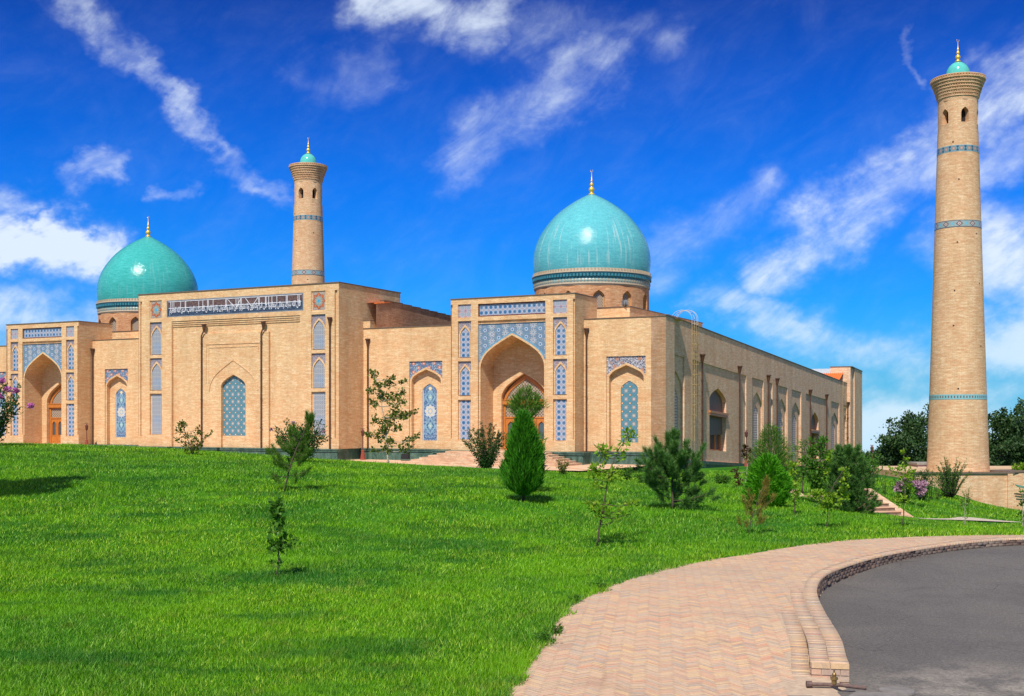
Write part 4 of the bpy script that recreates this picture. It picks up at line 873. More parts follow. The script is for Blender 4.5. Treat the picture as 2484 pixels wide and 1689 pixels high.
# ================================================================== GROUND
PTS = [(-3, 9, 0.0), (-9, 9, 0.0), (-6, 14, 0.0), (-1, 14, 0.0), (-10, 17, 0.0), (-5, 20, 0.0), (0, 20.5, 0.0), (-12, 22, 0.0), (2.2, 24, 0.0), (4.4, 27, 0.0), (8.2, 31, 0.0), (14.4, 33, 0.0), (22, 34, 0.0), (-8, 24.5, 0.0), (-4, 25, 0.0), (-11.87, 30, 0.15), (-14.25, 36, 0.59), (-16.62, 42, 1.08), (-19.79, 50, 1.49), (-23.75, 60, 1.72), (-27.71, 70, 1.62), (-16.35, 30, 0.15), (-22.89, 42, 1.08), (-32.69, 60, 1.78), (-39.23, 72, 1.65), (-8.8, 31, 0.16), (-11.36, 40, 0.88), (-14.2, 50, 1.4), (-17.04, 60, 1.42), (-20.45, 72, 1.20), (-6.17, 32, 0.18), (-7.71, 40, 0.81), (-9.25, 48, 1.15), (-11.18, 58, 1.14), (-13.49, 70, .88), (-3.12, 32, 0.12), (-3.91, 40, 0.74), (-4.88, 50, 0.88), (-5.86, 60, 0.82), (-6.45, 66, 0.64), (0.1, 32, 0.12), (0.11, 38, 0.65), (0.14, 46, 0.78), (0.17, 56, 0.63), (0.19, 65, 0.34), (2.18, 30.3, 0.0), (3.01, 37, 0.1), (3.9, 44, 0.32), (4.61, 52, 0.32), (5.32, 60, 0.17), (4.46, 33, 0.14), (5.14, 38, 0.37), (6.31, 46, 0.35), (8.1, 56, 0.13), (6.66, 33.2, 0.0), (9.13, 42, 0.14), (9.84, 50, 0.34), (10.91, 60, -0.05), (13.1, 72, -0.11), (14.34, 84, -0.3), (9.35, 39, 0.1), (25.64, 100, -1.06), (9.34, 35, 0.01), (11.94, 42, -0.1), (16.15, 55, -0.23), (23.15, 75, -0.53), (11.85, 35.8, -0.02), (15.91, 47, -0.73), (20.49, 58, -0.85), (26.69, 78, -0.9), (24.55, 66, -1.18), (14.94, 39, -0.29), (30.54, 72, -2.71), (23.82, 55, -1.6), (19.72, 50, -1.08), (33.22, 72, -2.93), (-49.0, 97.0, -0.1), (-40.1, 92.5, -0.1), (-31.6, 87.1, -0.1), (-22.7, 82.5, -0.1), (-13.8, 78.0, -0.1), (-4.4, 74.3, -0.1), (-60, 130, -0.3), (-20, 130, -1), (20, 110, -2.0), (35, 130, -3.6), (45, 85, -3.6), (60, 60, -2.6), (40, 40, -0.8), (60, 130, -4.5), (-45, 30, 0.6), (-45, 60, 2), (30, 98, -2.2), (34, 84, -3.3), (29, 79, -1.7)]
PA = np.array(PTS, float)
def tps(r2): return 0.5 * r2 * np.log(r2 + 1e-9)
def fit():
    n = len(PA); A = np.zeros((n + 3, n + 3)); X = PA[:, :2] / 20
    K = tps(((X[:, None] - X[None]) ** 2).sum(2)); A[:n, :n] = K + np.eye(n) * 2e-3
    Pm = np.c_[np.ones(n), X]; A[:n, n:] = Pm; A[n:, :n] = Pm.T
    return np.linalg.solve(A, np.r_[PA[:, 2], 0, 0, 0]), X
WT, XN = fit()
def ground(x, y):
    q = np.stack([np.atleast_1d(x) / 20., np.atleast_1d(y) / 20.], 1).astype(float); out = np.empty(len(q))
    for i in range(0, len(q), 20000):
        c = q[i:i + 20000]; K = tps(((c[:, None] - XN[None]) ** 2).sum(2))
        out[i:i + 20000] = K @ WT[:-3] + WT[-3] + c @ WT[-2:]
    return out
# outline of the brick pavement: lawn side and kerb side, near to far
LAWN_EDGE = [(-1.2, 7), (-.62, 10.5), (-.06, 14.0), (.38, 16.6), (.97, 20.3), (2.29, 23.8), (4.42, 27.1), (6.4, 29.3), (8.2, 31.1), (10.3, 32.3), (12.2, 32.9), (14.4, 33.2), (18, 33.4), (26, 33.4), (40, 33)]
KERB_OUT = [(3.6, 10.0), (4.05, 13.0), (4.5, 15.75), (4.9, 17.6), (5.30, 20.0), (5.62, 21.7), (6.0, 23.2), (6.49, 24.6), (7.2, 25.95), (8.7, 28.1), (10.3, 29.8), (12.2, 31.4), (14.1, 32.3), (18, 32.6), (26, 32.6), (40, 32.2)]
def resample(poly, step):
    P = [poly[0]] + list(poly) + [poly[-1]]; out = []
    for i in range(1, len(P) - 2):
        p0, p1, p2, p3 = map(np.array, P[i - 1:i + 3]); L = np.linalg.norm(p2 - p1); n = max(2, int(L / step))
        for k in range(n):
            t_ = k / n; out.append(0.5 * (2 * p1 + (p2 - p0) * t_ + (2 * p0 - 5 * p1 + 4 * p2 - p3) * t_ ** 2 + (-p0 + 3 * p1 - 3 * p2 + p3) * t_ ** 3))
    out.append(np.array(poly[-1], float)); return np.array(out)
LE = resample(LAWN_EDGE, .3); KO = resample(KERB_OUT, .3)
def signed(px, py, poly):          # + on the right-hand side of the line when walking from near to far
    px = np.atleast_1d(px); py = np.atleast_1d(py); a = poly[:-1]; d = poly[1:] - a; best = np.full(len(px), 1e9); sg = np.ones(len(px))
    L2 = (d ** 2).sum(1)
    for i in range(0, len(px), 20000):
        P = np.stack([px[i:i + 20000], py[i:i + 20000]], 1); v = P[:, None] - a[None]; t_ = np.clip((v * d[None]).sum(2) / L2[None], 0, 1)
        q = v - t_[..., None] * d[None]; r = (q ** 2).sum(2); j = r.argmin(1); k = np.arange(len(P))
        best[i:i + 20000] = np.sqrt(r[k, j]); cr = d[j, 0] * q[k, j, 1] - d[j, 1] * q[k, j, 0]; sg[i:i + 20000] = np.where(cr < 0, 1, -1)
    return best * sg
def mesh_np(name, V, Fq, mats, parent=None, kind=None, smooth=True, loc=(0, 0, 0)):
    me = bpy.data.meshes.new(name); V = np.asarray(V, np.float32); Fq = np.asarray(Fq, np.int32); k = Fq.shape[1]
    me.vertices.add(len(V)); me.vertices.foreach_set('co', V.ravel()); me.loops.add(Fq.size); me.loops.foreach_set('vertex_index', Fq.ravel())
    me.polygons.add(len(Fq)); me.polygons.foreach_set('loop_start', np.arange(0, Fq.size, k, dtype=np.int32)); me.polygons.foreach_set('loop_total', np.full(len(Fq), k, np.int32))
    if smooth: me.polygons.foreach_set('use_smooth', np.ones(len(Fq), bool))
    me.update(calc_edges=True); me.materials.append(mats); o = link(name, me, parent, loc)
    if kind: o['kind'] = kind
    return o
# lawn: one sheet
m, t, b = mat('lawn_turf'); P_ = t.obj(); n_a = t.noise(P_, 0.35, 4, 0.6); n_b = t.noise(P_, 5.0, 5, 0.7); x, y, z = t.xyz(P_); n_c = t.noise(t.vec(t.m('MULTIPLY', x, .5), y, 0), 0.16, 2)
c = t.mix(t.sstep(n_a, 0.4, 0.65), (0.018, 0.10, 0.006), (0.055, 0.20, 0.010)); c = t.mix(t.m('MULTIPLY', t.sstep(n_b, 0.5, 0.75), 0.4), c, (0.10, 0.16, 0.025)); finish(t, b, c, 0.9, n_b, 0.05, 0.1); M['turf'] = m
gy = np.concatenate([np.linspace(7, 40, 150), np.linspace(40.4, 150, 130)]); gx = np.linspace(-1, 1, 300)
gx = np.sign(gx) * (np.abs(gx) ** 1.5) * 75 + 4
XX, YY = np.meshgrid(gx, gy); zz = ground(XX.ravel(), YY.ravel())
sL = signed(XX.ravel(), YY.ravel(), LE); nearr = YY.ravel() < 60
zz = np.where((sL > 0.02) & nearr, np.minimum(zz, 0) - 0.5 * np.clip(sL / .25, 0, 1), zz)
sloc = (XX.ravel() - CX) * UX + (YY.ravel() - CY) * UY; tloc = (XX.ravel() - CX) * NX + (YY.ravel() - CY) * NY
inb = np.clip((tloc + 8.2) / 1.5, 0, 1) * np.clip((-sloc + 1.2) / 1.5, 0, 1)
zz = zz * (1 - inb) + np.minimum(zz, -0.15) * inb
H_, W_ = XX.shape; idx = np.arange(H_ * W_).reshape(H_, W_)
mesh_np('lawn', np.c_[XX.ravel(), YY.ravel(), zz], np.c_[idx[:-1, :-1].ravel(), idx[:-1, 1:].ravel(), idx[1:, 1:].ravel(), idx[1:, :-1].ravel()], M['turf'], kind='structure')
# far ground: falls gently away to the horizon
b = MB(); pr = [(0.0, -5.2), (120, -5.4), (170, -8.3), (260, -11), (600, -20.5), (1600, -50), (5000, -160)]
b.lathe(pr, 96, (0, 60)); M['far'] = plain('far_ground', (0.10, 0.13, 0.06), 0.95, 0.5, 0.03); g_ = b.build('ground', M['far'], None, smooth=True); g_['kind'] = 'structure'

# plaza of pale brick in front of and around the mosque
M['plaza'] = brick_mat('plaza_brick', (0.66, 0.48, 0.33), (0.60, 0.41, 0.27), (0.72, 0.56, 0.42), row=.13, wid=.3)
b = MB(); b.mat(0)
b.add([(-72, -9.5, PZ), (-10, -10.3, PZ), (-1.5, -10.3, PZ), (-.6, -4.0, PZ), (-.6, 5, PZ), (-72, 5, PZ)], [(0, 1, 2, 3, 4, 5)])
o = b.build('plaza', M['plaza'], None, (CX, CY, 0)); o.rotation_euler = (0, 0, ROT); o['kind'] = 'structure'
# portal steps, open on three sides
st = empty('portal_steps', (CX, CY, 0), ROT, 'pyramid of brick steps leading up to the right-hand portal', 'steps')
b = MB(); n_ = 6
for k in range(n_):
    e_ = (n_ - 1 - k) * .42; z1 = PZ + (1.04 - PZ) * (k + 1) / n_; z0 = PZ + (1.04 - PZ) * k / n_ - .0
    b.box(-14.4 - e_, -6.9 + e_, -3.4 - e_, -1.55, z0 if k else PZ - .2, z1 - .001 * k)
b.build('treads', M['brick_pave'], st)
b = MB(); b.tube([(-5.9 + .9 * math.sin(a), -7.2 - .9 * math.cos(a) * 1.6, PZ + .12) for a in np.linspace(-1.5, 1.0, 9)], .1, 6); lk = b.build('planter_kerb', M['brick_pave'], None, (CX, CY, 0)); lk.rotation_euler = (0, 0, ROT); tag(lk, 'low curved brick kerb edging the lawn near the portal steps', 'kerb')

# pavement: herringbone bricks, every brick its own face
def brick_attr_mat(name, stops, dust=(0.46, 0.36, 0.28)):
    m, t, b = mat(name); isl = t.new('ShaderNodeNewGeometry').outputs['Random Per Island']; P_ = t.obj()
    c = t.ramp(isl, stops); n = t.noise(P_, 1.1, 5, 0.65); n5 = t.noise(P_, 0.55, 3, 0.5); c = t.mix(t.m('MULTIPLY', t.sstep(n5, 0.5, 0.7), 0.25), c, (0.60, 0.30, 0.17)); c = t.mix(t.lin(n, 0.3, 0.7, 0.30, 0.72), c, dust); st2 = t.noise(P_, 0.8, 5, 0.7, 0.8); c = t.mix(t.m('MULTIPLY', t.sstep(st2, 0.52, 0.72), 0.38), c, (0.27, 0.20, 0.15)); st3 = t.noise(P_, 0.22, 4, 0.6); c = t.mix(t.m('MULTIPLY', t.sstep(st3, 0.45, 0.65), 0.3), c, (0.36, 0.30, 0.24))
    n2 = t.noise(P_, 30, 4, 0.7); c = t.mix(1.0, c, t.ramp(n2, [(0.3, (0.85,) * 3), (0.7, (1.1,) * 3)]), 'MULTIPLY'); finish(t, b, c, 0.85, n2, 0.004, 0.2); return m
PST = [(0.0, (0.44, 0.24, 0.15)), (0.2, (0.60, 0.28, 0.17)), (0.4, (0.52, 0.35, 0.24)), (0.6, (0.68, 0.42, 0.18)), (0.78, (0.42, 0.32, 0.26)), (0.9, (0.30, 0.25, 0.23)), (1.0, (0.64, 0.20, 0.10))]
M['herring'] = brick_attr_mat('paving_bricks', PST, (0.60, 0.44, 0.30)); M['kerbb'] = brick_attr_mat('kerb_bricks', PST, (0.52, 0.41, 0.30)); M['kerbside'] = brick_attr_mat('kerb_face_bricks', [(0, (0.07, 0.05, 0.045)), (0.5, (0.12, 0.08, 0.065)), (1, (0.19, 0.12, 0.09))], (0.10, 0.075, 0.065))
M['mortar'] = plain('mortar', (0.46, 0.34, 0.24), 0.95, 0.2, 10)
wB, nB = 0.068, 3.72; Lb = wB * nB; gap = 0.002; ang = rad(38); ca, sa = math.cos(ang), math.sin(ang)
rng = np.random.default_rng(5); C_, S_ = [], []
for i in range(-520, 521):
    for j in range(-130, 131):
        ox = (i + nB * j) * wB; oy = (i - nB * j) * wB
        if ox * ox + oy * oy > 29 ** 2: continue
        C_.append((ox, oy, 0)); C_.append((ox, oy, 1))
C_ = np.array(C_)
hz = C_[:, 2] == 0
x0 = C_[:, 0] + gap; y0 = np.where(hz, C_[:, 1], C_[:, 1] + wB) + gap; x1 = np.where(hz, C_[:, 0] + Lb, C_[:, 0] + wB) - gap; y1 = np.where(hz, C_[:, 1] + wB, C_[:, 1] + wB + Lb) - gap
ox, oy = 6.0, 22.0
def rot_(x, y): return x * ca - y * sa + ox, x * sa + y * ca + oy
mx, my = rot_((x0 + x1) / 2, (y0 + y1) / 2)
def drop(x, y):                     # the pavement dips towards the driveway at its near end
    return -0.26 * np.clip((19.5 - y) / 5.0, 0, 1) * np.clip((x - 1.2) / 2.2, 0, 1)
sl = signed(mx, my, LE); sk = signed(mx, my, KO); ok = (sl > -.05) & (sk < np.where(my < 19.95, -.77, np.where(my < 22.2, -.50, -.252))) & (my > 8) & (mx < 30) & ~((mx > 3.45) & (my < 15.62))
x0, y0, x1, y1 = x0[ok], y0[ok], x1[ok], y1[ok]; n_ = len(x0); dzr = rng.normal(0, .0006, n_)
V = []
for a_, b_ in ((x0, y0), (x1, y0), (x1, y1), (x0, y1)):
    X_, Y_ = rot_(a_, b_); V.append(np.stack([X_, Y_, dzr + drop(X_, Y_)], 1))
V = np.stack(V, 1).reshape(-1, 3); o = mesh_np('pavement', V, np.arange(n_ * 4).reshape(-1, 4), M['herring'], kind='structure', smooth=False)
# mortar bed under the bricks and kerb
def ribbon(A, B, za, zb, n=None):
    V = np.r_[np.c_[A, za], np.c_[B, zb]]; k = len(A); i = np.arange(k - 1); return V, np.c_[i, i + k, i + k + 1, i + 1]
yy = np.linspace(7.5, 34.5, 180); xx = np.linspace(-2, 40, 260); XX, YY = np.meshgrid(xx, yy); zf = -0.0025 + drop(XX.ravel(), YY.ravel()); s1 = signed(XX.ravel(), YY.ravel(), LE); s2 = signed(XX.ravel(), YY.ravel(), KO)
zf = np.where(s2 > -.12, -.34, zf); zf = np.where(s1 < -.25, -.2, zf); idx = np.arange(XX.size).reshape(XX.shape)
mesh_np('pavement_bed', np.c_[XX.ravel(), YY.ravel(), zf], np.c_[idx[:-1, :-1].ravel(), idx[:-1, 1:].ravel(), idx[1:, 1:].ravel(), idx[1:, :-1].ravel()], M['mortar'], kind='structure')
# kerb: two rows of bricks laid crosswise on a brick face, plus an edging row beside it
KE = resample(KERB_OUT, .075); KE = KE[KE[:, 1] > 15.75]; d_ = np.gradient(KE, axis=0); L_ = np.linalg.norm(d_, axis=1); tn = d_ / L_[:, None]; nl = np.c_[-tn[:, 1], tn[:, 0]]
arc = np.r_[0, np.cumsum(np.linalg.norm(np.diff(KE, axis=0), axis=1))]; ns = int(arc[-1] / .074); sA = np.linspace(0, arc[-1], ns + 1)
def along(s, off): 
    p = np.array([np.interp(s, arc, KE[:, k]) for k in (0, 1)]); q = np.array([np.interp(s, arc, nl[:, k]) for k in (0, 1)]); q /= np.linalg.norm(q); return p + q * off
def kerb_row(o0, o1, z1, z0, sA, gap=.004, zfun=None):
    V, Fq = [], []
    for i in range(len(sA) - 1):
        a, c_ = sA[i] + gap, sA[i + 1] - gap; P4 = [along(a, o0), along(c_, o0), along(c_, o1), along(a, o1)]; base = len(V); zt = z1 + rng.normal(0, .003)
        dz = [float(drop(p[0], p[1])) if zfun else 0 for p in P4]
        V += [(p[0], p[1], z0 + dd) for p, dd in zip(P4, dz)] + [(p[0], p[1], zt + dd) for p, dd in zip(P4, dz)]
        Fq += [(base + 4, base + 5, base + 6, base + 7), (base, base + 1, base + 5, base + 4), (base + 1, base + 2, base + 6, base + 5), (base + 2, base + 3, base + 7, base + 6), (base + 3, base, base + 4, base + 7)]
    return np.array(V), np.array(Fq)
kerb = empty('kerb', (0, 0, 0), 0, 'curved brick kerb between the pavement and the asphalt road', 'kerb')
V1, F1 = kerb_row(.004, .245, .012, -.04, sA); V2, F2 = kerb_row(.255, .495, .012, -.04, sA[:92] + .037)
mesh_np('top_course', np.r_[V1, V2], np.r_[F1, F2 + len(V1)], M['kerbb'], kerb, smooth=False)
sB = np.arange(0, arc[-1], .25); rows = []; off = 0; Vs, Fs = [], []
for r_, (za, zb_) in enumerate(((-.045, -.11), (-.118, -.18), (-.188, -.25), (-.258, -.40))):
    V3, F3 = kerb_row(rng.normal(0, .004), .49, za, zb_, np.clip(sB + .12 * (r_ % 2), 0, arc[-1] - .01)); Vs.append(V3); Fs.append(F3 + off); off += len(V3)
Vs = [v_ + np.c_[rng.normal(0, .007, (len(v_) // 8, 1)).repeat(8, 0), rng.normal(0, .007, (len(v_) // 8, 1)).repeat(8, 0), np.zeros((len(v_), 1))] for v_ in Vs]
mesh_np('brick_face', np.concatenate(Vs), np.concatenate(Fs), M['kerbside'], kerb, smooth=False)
V3, F3 = kerb_row(.50, .745, .004, -.05, sA[:58], zfun=True); mesh_np('edging_course', V3, F3, M['kerbb'], kerb, smooth=False)
b = MB(); p0 = along(0, 0); p1 = along(0, .5)
tx = (p1 - p0) / np.linalg.norm(p1 - p0); nn_ = np.array([tx[1], -tx[0]]) 
for r_ in range(4):
    z1 = .0 - r_ * .085; cuts = [0, .25, .5] if r_ % 2 == 0 else [0, .12, .37, .5]
    for a_, c_ in zip(cuts[:-1], cuts[1:]):
        A0 = p0 + tx * (a_ + .006) - nn_ * 0; A1 = p0 + tx * (c_ - .006); B0 = A0 + nn_ * -.02; q = [A0, A1, A1 + np.array([0.0, .1]), A0 + np.array([0.0, .1])]
        P8 = [(p[0], p[1] - .03, z1 - .072) for p in q] + [(p[0], p[1] - .03, z1) for p in q]; b.add(P8, [(0, 1, 5, 4), (4, 5, 6, 7), (1, 2, 6, 5), (3, 0, 4, 7)])
b.build('end_face', M['kerbb'], kerb)
b = MB(); e0 = along(0.0, .01); e1 = along(0.0, .49); b.quad((e0[0], e0[1] - .012, -.4), (e1[0], e1[1] - .012, -.4), (e1[0], e1[1] - .012, .0), (e0[0], e0[1] - .012, .0)); b.build('mortar_core', M['mortar'], kerb)

# road
m, t, b = mat('asphalt'); P_ = t.obj(); n = t.noise(P_, 22, 6, 0.85); n2 = t.noise(P_, 0.28, 4, 0.6, 0.4); n3 = t.noise(P_, 1.3, 5, 0.7); x, y, z = t.xyz(P_)
c = t.mix(t.sstep(n2, 0.40, 0.62), (0.098, 0.089, 0.084), (0.122, 0.110, 0.100)); c = t.mix(t.m('MULTIPLY', t.sstep(n3, 0.5, 0.75), 0.25), c, (0.15, 0.13, 0.11))
dn = t.m('SQRT', t.m('ADD', t.m('POWER', t.m('SUBTRACT', x, 6.2), 2), t.m('MULTIPLY', t.m('POWER', t.m('SUBTRACT', y, 15.0), 2), .6)))
c = t.mix(t.m('MULTIPLY', t.m('MULTIPLY', t.sstep(dn, 2.4, 0.4), t.sstep(n3, 0.35, 0.6)), 0.6), c, (0.33, 0.29, 0.24))
ck = t.vor(t.vec(x, y, 0), 0.55, 'DISTANCE_TO_EDGE'); wob = t.noise(P_, 0.5, 4, 0.6)
c = t.mix(t.m('MULTIPLY', t.m('MULTIPLY', t.m('LESS_THAN', ck, 0.006), t.sstep(wob, 0.5, 0.56)), 0.55), c, (0.035, 0.03, 0.028))
dk = t.noise(t.vec(t.m('MULTIPLY', x, 1.0), t.m('MULTIPLY', y, 1.0), 4), 90, 2, 0.8); c = t.mix(t.sstep(dk, 0.60, 0.68), c, (0.26, 0.235, 0.21))
c = t.mix(1.0, c, t.ramp(n, [(0.32, (0.5,) * 3), (0.68, (1.5,) * 3)]), 'MULTIPLY'); finish(t, b, c, 0.88, n, 0.006, 0.25); M['asphalt'] = m
yy = np.concatenate([np.linspace(4, 14.4, 20), np.linspace(14.5, 24, 120), np.linspace(24.2, 34.5, 60)]); xx = np.concatenate([np.linspace(2.0, 9, 110), np.linspace(9.2, 60, 120)]); XX, YY = np.meshgrid(xx, yy); sK = signed(XX.ravel(), YY.ravel(), KO)
yv = YY.ravel(); zr_ = np.where(sK < -.25, -.42, -.31 + .05 * np.clip((19 - yv) / 2, 0, 1) + .12 * np.clip((yv - 25.5) / 5, 0, 1))
idx = np.arange(XX.size).reshape(XX.shape)
mesh_np('road', np.c_[XX.ravel(), yv, zr_], np.c_[idx[:-1, :-1].ravel(), idx[:-1, 1:].ravel(), idx[1:, 1:].ravel(), idx[1:, :-1].ravel()], M['asphalt'], kind='structure')
# open gutter pit with a water pipe and brass tap at the near end of the kerb
b = MB(); rr = random.Random(2); M['stone'] = plain('grey_flagstone', (0.20, 0.18, 0.165), 0.9, .3, 5); M['soil'] = plain('leaf_litter', (0.20, 0.15, 0.07), 0.95, .6, 20)
for (pts, zt) in ((((3.35, 14.6), (3.95, 14.6), (3.75, 15.2), (3.5, 15.4)), -.235), (((4.0, 14.6), (5.2, 14.6), (4.95, 15.15), (4.45, 15.28)), -.235)):
    q = [(p[0], p[1], zt) for p in pts] + [(p[0], p[1], zt - .12) for p in pts]; b.add(q, [(0, 1, 2, 3), (0, 4, 5, 1), (1, 5, 6, 2), (2, 6, 7, 3), (3, 7, 4, 0)])
o = b.build('cover_slabs', M['stone']); tag(o, 'broken grey paving slabs laid round the gutter pit', 'slabs')
b = MB(); b.quad((2.6, 13.5, -.262), (5.3, 13.5, -.262), (5.3, 15.7, -.262), (2.6, 15.7, -.262)); o = b.build('gutter_pit', M['soil']); o['kind'] = 'structure'
wp = empty('water_pipe', (3.86, 15.38, -.17), 0, 'short rusty water pipe with a brass tap at the end of the brick kerb', 'pipe'); M['rust'] = plain('rusty_steel', (0.14, 0.085, 0.07), 0.7, .4, 20)
b = MB(); b.tube([(0, 0, 0), (.4, -.05, .0), (.72, -.10, -.03)], .026, 10); b.tube([(-.03, 0, 0), (.04, 0, 0)], .045, 10); b.build('pipe_run', M['rust'], wp)
b = MB(); b.lathe([(.035, 0), (.035, .05), (.05, .06), (.05, .09), (.022, .10), (.03, .13), (.012, .15), (.012, .19), (0, .20)], 12, (.32, -.04)); b.build('tap', plain('brass', (0.34, 0.24, 0.10), 0.4, metal=.8), wp, (0, 0, .01))
o = link('drain_cover', (lambda b_: (b_.lathe([(0, .015), (.34, .015), (.36, 0), (.37, -.03)], 20), b_)[1])(MB()).build('tmp', M['stone']).data) if False else None
b = MB(); b.lathe([(0, .0), (.22, -.004), (.23, -.03)], 20); o = b.build('drain_cover', M['stone'], None, (4.98, 15.3, -.225)); tag(o, 'round pale concrete cover set in the road by the kerb end', 'drain cover')

# footpath on the right and the garden steps
pth = resample([(15.2, 46.3), (18, 48.5), (21, 51), (24.2, 54.8), (30, 58), (40, 62)], .5); dd_ = np.gradient(pth, axis=0); dd_ /= np.linalg.norm(dd_, axis=1)[:, None]; pn = np.c_[-dd_[:, 1], dd_[:, 0]]
wd_ = .10 + 0.75 * np.exp(-((pth[:, 0] - 20) / 1.4) ** 2); A_ = pth + pn * wd_[:, None]; B_ = pth - pn * .14
V, Fq = ribbon(A_, B_, ground(A_[:, 0], A_[:, 1]) + .05, ground(B_[:, 0], B_[:, 1]) + .05)
M['path'] = plain('pale_path', (0.50, 0.42, 0.33), 0.95, .2, 5); mesh_np('footpath', V, Fq, M['path'], kind='structure')
# steps climb away from the camera, slightly to the left
gs = empty('garden_steps', (14.75, 46.6, -.76), rad(14), 'brown brick garden steps with sloping brick cheeks beside the dark pine', 'steps')
b = MB(); M['step_front'] = plain('step_stone', (0.24, 0.16, 0.12), 0.9, .4, 8)
for k in range(6): b.box(-2.1, .95, .45 * k, 3.6, 0.135 * k - .05, .135 * (k + 1)); b.mat(1).box(-2.1, .95, .45 * k - .03, .45 * k + .45, .135 * (k + 1) + .002, .135 * (k + 1) + .03); b.mat(0)
b.build('treads', [M['step_front'], M['brick_pave']], gs)
for xx_ in (-2.5, .95):
    b = MB(); q = [(xx_, -.5, -.12), (xx_ + .42, -.5, -.12), (xx_ + .42, 3.4, 1.04), (xx_, 3.4, 1.04)]; b.add(q + [(x, y, z - .5) for x, y, z in q], [(0, 1, 2, 3), (0, 4, 5, 1), (1, 5, 6, 2), (3, 7, 4, 0)]); b.build('cheek_wall', M['brick_pave'], gs)

# retaining wall and terrace under the minaret
rw = empty('retaining_wall', (0, 0, 0), 0, 'long tan brick retaining wall below the minaret, stepping down into the lawn', 'wall')
b = MB(); b.box(26.9, 33.1, 79.0, 79.5, -6, -.46); b.box(33.1, 33.45, 78.9, 79.5, -6, -.46); b.box(26.9, 48, 79.5, 92, -6, -.47); b.build('wall', M['brick_wall'], rw)
b = MB(); b.box(26.8, 33.55, 78.9, 79.55, -.458, -.36); b.build('coping', M['coping'], rw)
b = MB(); q = [(28.2, 78.4, -1.6), (28.2, 78.98, -1.6), (32.6, 78.98, -3.15), (32.6, 78.4, -3.15)]; b.add(q + [(x, y, z - .8) for x, y, z in q], [(0, 1, 2, 3), (0, 3, 7, 4), (2, 6, 7, 3), (0, 4, 5, 1)]); b.build('footing', M['brick_pave'], rw)
nb = empty('service_building', (33.5, 79.2, 0), rad(14), 'low brick building with an orange door at the right edge, beside the retaining wall', 'building')
b = MB(); b.box(.0, .12, .5, 3, -6, -.42); b.box(.35, .62, .35, .9, -6, -.42); b.box(0, 1.2, 1.0, 1.4, -6, -.42); b.box(1.25, 6, .2, 3, -6, -.42); b.build('wall', M['brick_wall'], nb)
b = MB(); b.box(-.05, 6, .1, 3, -.418, -.33); b.build('coping', M['coping'], nb)
b = MB(); b.box(.66, 1.2, .6, .7, -6, -.9); b.build('grey_pier', M['grey_render'], nb)
b = MB(); b.box(.22, .58, .25, .33, -3.5, -1.85); b.box(1.02, 1.4, .12, .18, -2.7, -1.95); b.build('door', M['orange_paint'], nb)
b = MB(); b.tube([(.1, .1, -3.5), (.1, .1, -1.8)], .055, 8); b.tube([(.1, .1, -2.45), (.1, .1, -2.35)], .08, 8); b.tube([(.1, .1, -3.45), (.1, .1, -3.38)], .08, 8); b.build('downpipe', M['cream_pipe'], nb)
b = MB()
for k in range(3): b.tube([(.1, -.2 - .1 * k, -1.2 - .05 * k), (2.6, -.6 - .1 * k, -1.75 - .04 * k)], .035, 6)
b.build('handrail', M['green_rail'], nb)
# neighbouring hall glimpsed left of the minaret
fb = empty('pink_shed', (27.7, 90.0, -3.2), 0, 'small pale pink shed half hidden by trees left of the minaret foot', 'shed')
b = MB(); b.box(3.2, 4.6, 0, 2, 0, 2.9); b.build('wall', plain('pink_render', (0.55, 0.36, 0.34), .9), fb); b = MB(); b.box(3.1, 4.7, -.1, 2.1, 2.9, 3.05); b.build('roof', M['grey_render'], fb)
b = MB()
ob_ = empty('orange_panel', (25.3, 84.5, -2.2), 0, 'orange and white upright board beyond the lawn crest', 'board'); b.box(0, .34, 0, .1, 0, 1.9); b.build('board', M['orange_paint'], ob_); b = MB(); b.box(.36, .46, 0, .1, 0, 2.1); b.build('post', M['roof_metal'], ob_)
b = MB()
for k in range(14): b.box(21.6 + k * .25, 21.8 + k * .25, 84.0, 84.15, -2, -.98 - .02 * (k % 3))
o = b.build('barrier_fence', M['orange_paint']); tag(o, 'low orange barrier seen over the lawn crest', 'fence')
b = MB(); b.box(19.8, 26, 86.5, 86.7, -3, -.72); o = b.build('boundary_wall', M['brick_wall']); tag(o, 'low pale boundary wall in the distance behind the lawn crest', 'wall')

# ================================================================== LAMPS
def street_lamp(loc, label, h=2.75):
    r_ = empty('street_lamp', loc, 0, label, 'street lamp', 'short iron lamps with red bases round the mosque')
    b = MB(); b.lathe([(.0, 0), (.20, 0), (.19, .05), (.11, .62), (.13, .66), (.06, .72), (0, .72)], 8); b.build('base', M['lamp_red'], r_)
    b = MB(); b.lathe([(.06, .6), (.035, .75), (.03, h - .55), (.05, h - .5)], 8); b.lathe([(.03, h - .52), (.12, h - .42), (.12, h - .38), (.03, h - .38)], 8); b.build('pole', M['lamp_iron'], r_)
    b = MB(); b.lathe([(.10, h - .40), (.13, h - .2), (.14, h - .14), (.06, h - .05), (.03, h + .02), (0, h + .03)], 8); b.tube([(-.14, 0, h + .03), (.14, 0, h + .03)], .02, 5); b.build('lantern', M['lamp_iron'], r_); return r_
street_lamp((L2W(-22.55, -1.2)[0], L2W(-22.55, -1.2)[1], PZ), 'lamp with a red base in the corner by the tall central block', 2.2)
street_lamp((L2W(-49.9, -1.2)[0], L2W(-49.9, -1.2)[1], PZ + .5), 'slim lamp at the right flank of the left portal', 2.0)
street_lamp((L2W(.3, 17.6)[0], L2W(.3, 17.6)[1], -.62), 'lamp with a red base against the side wing', 2.9)
street_lamp((26.8, 88, -1.7), 'distant lamp among the trees between mosque and minaret', 2.9)
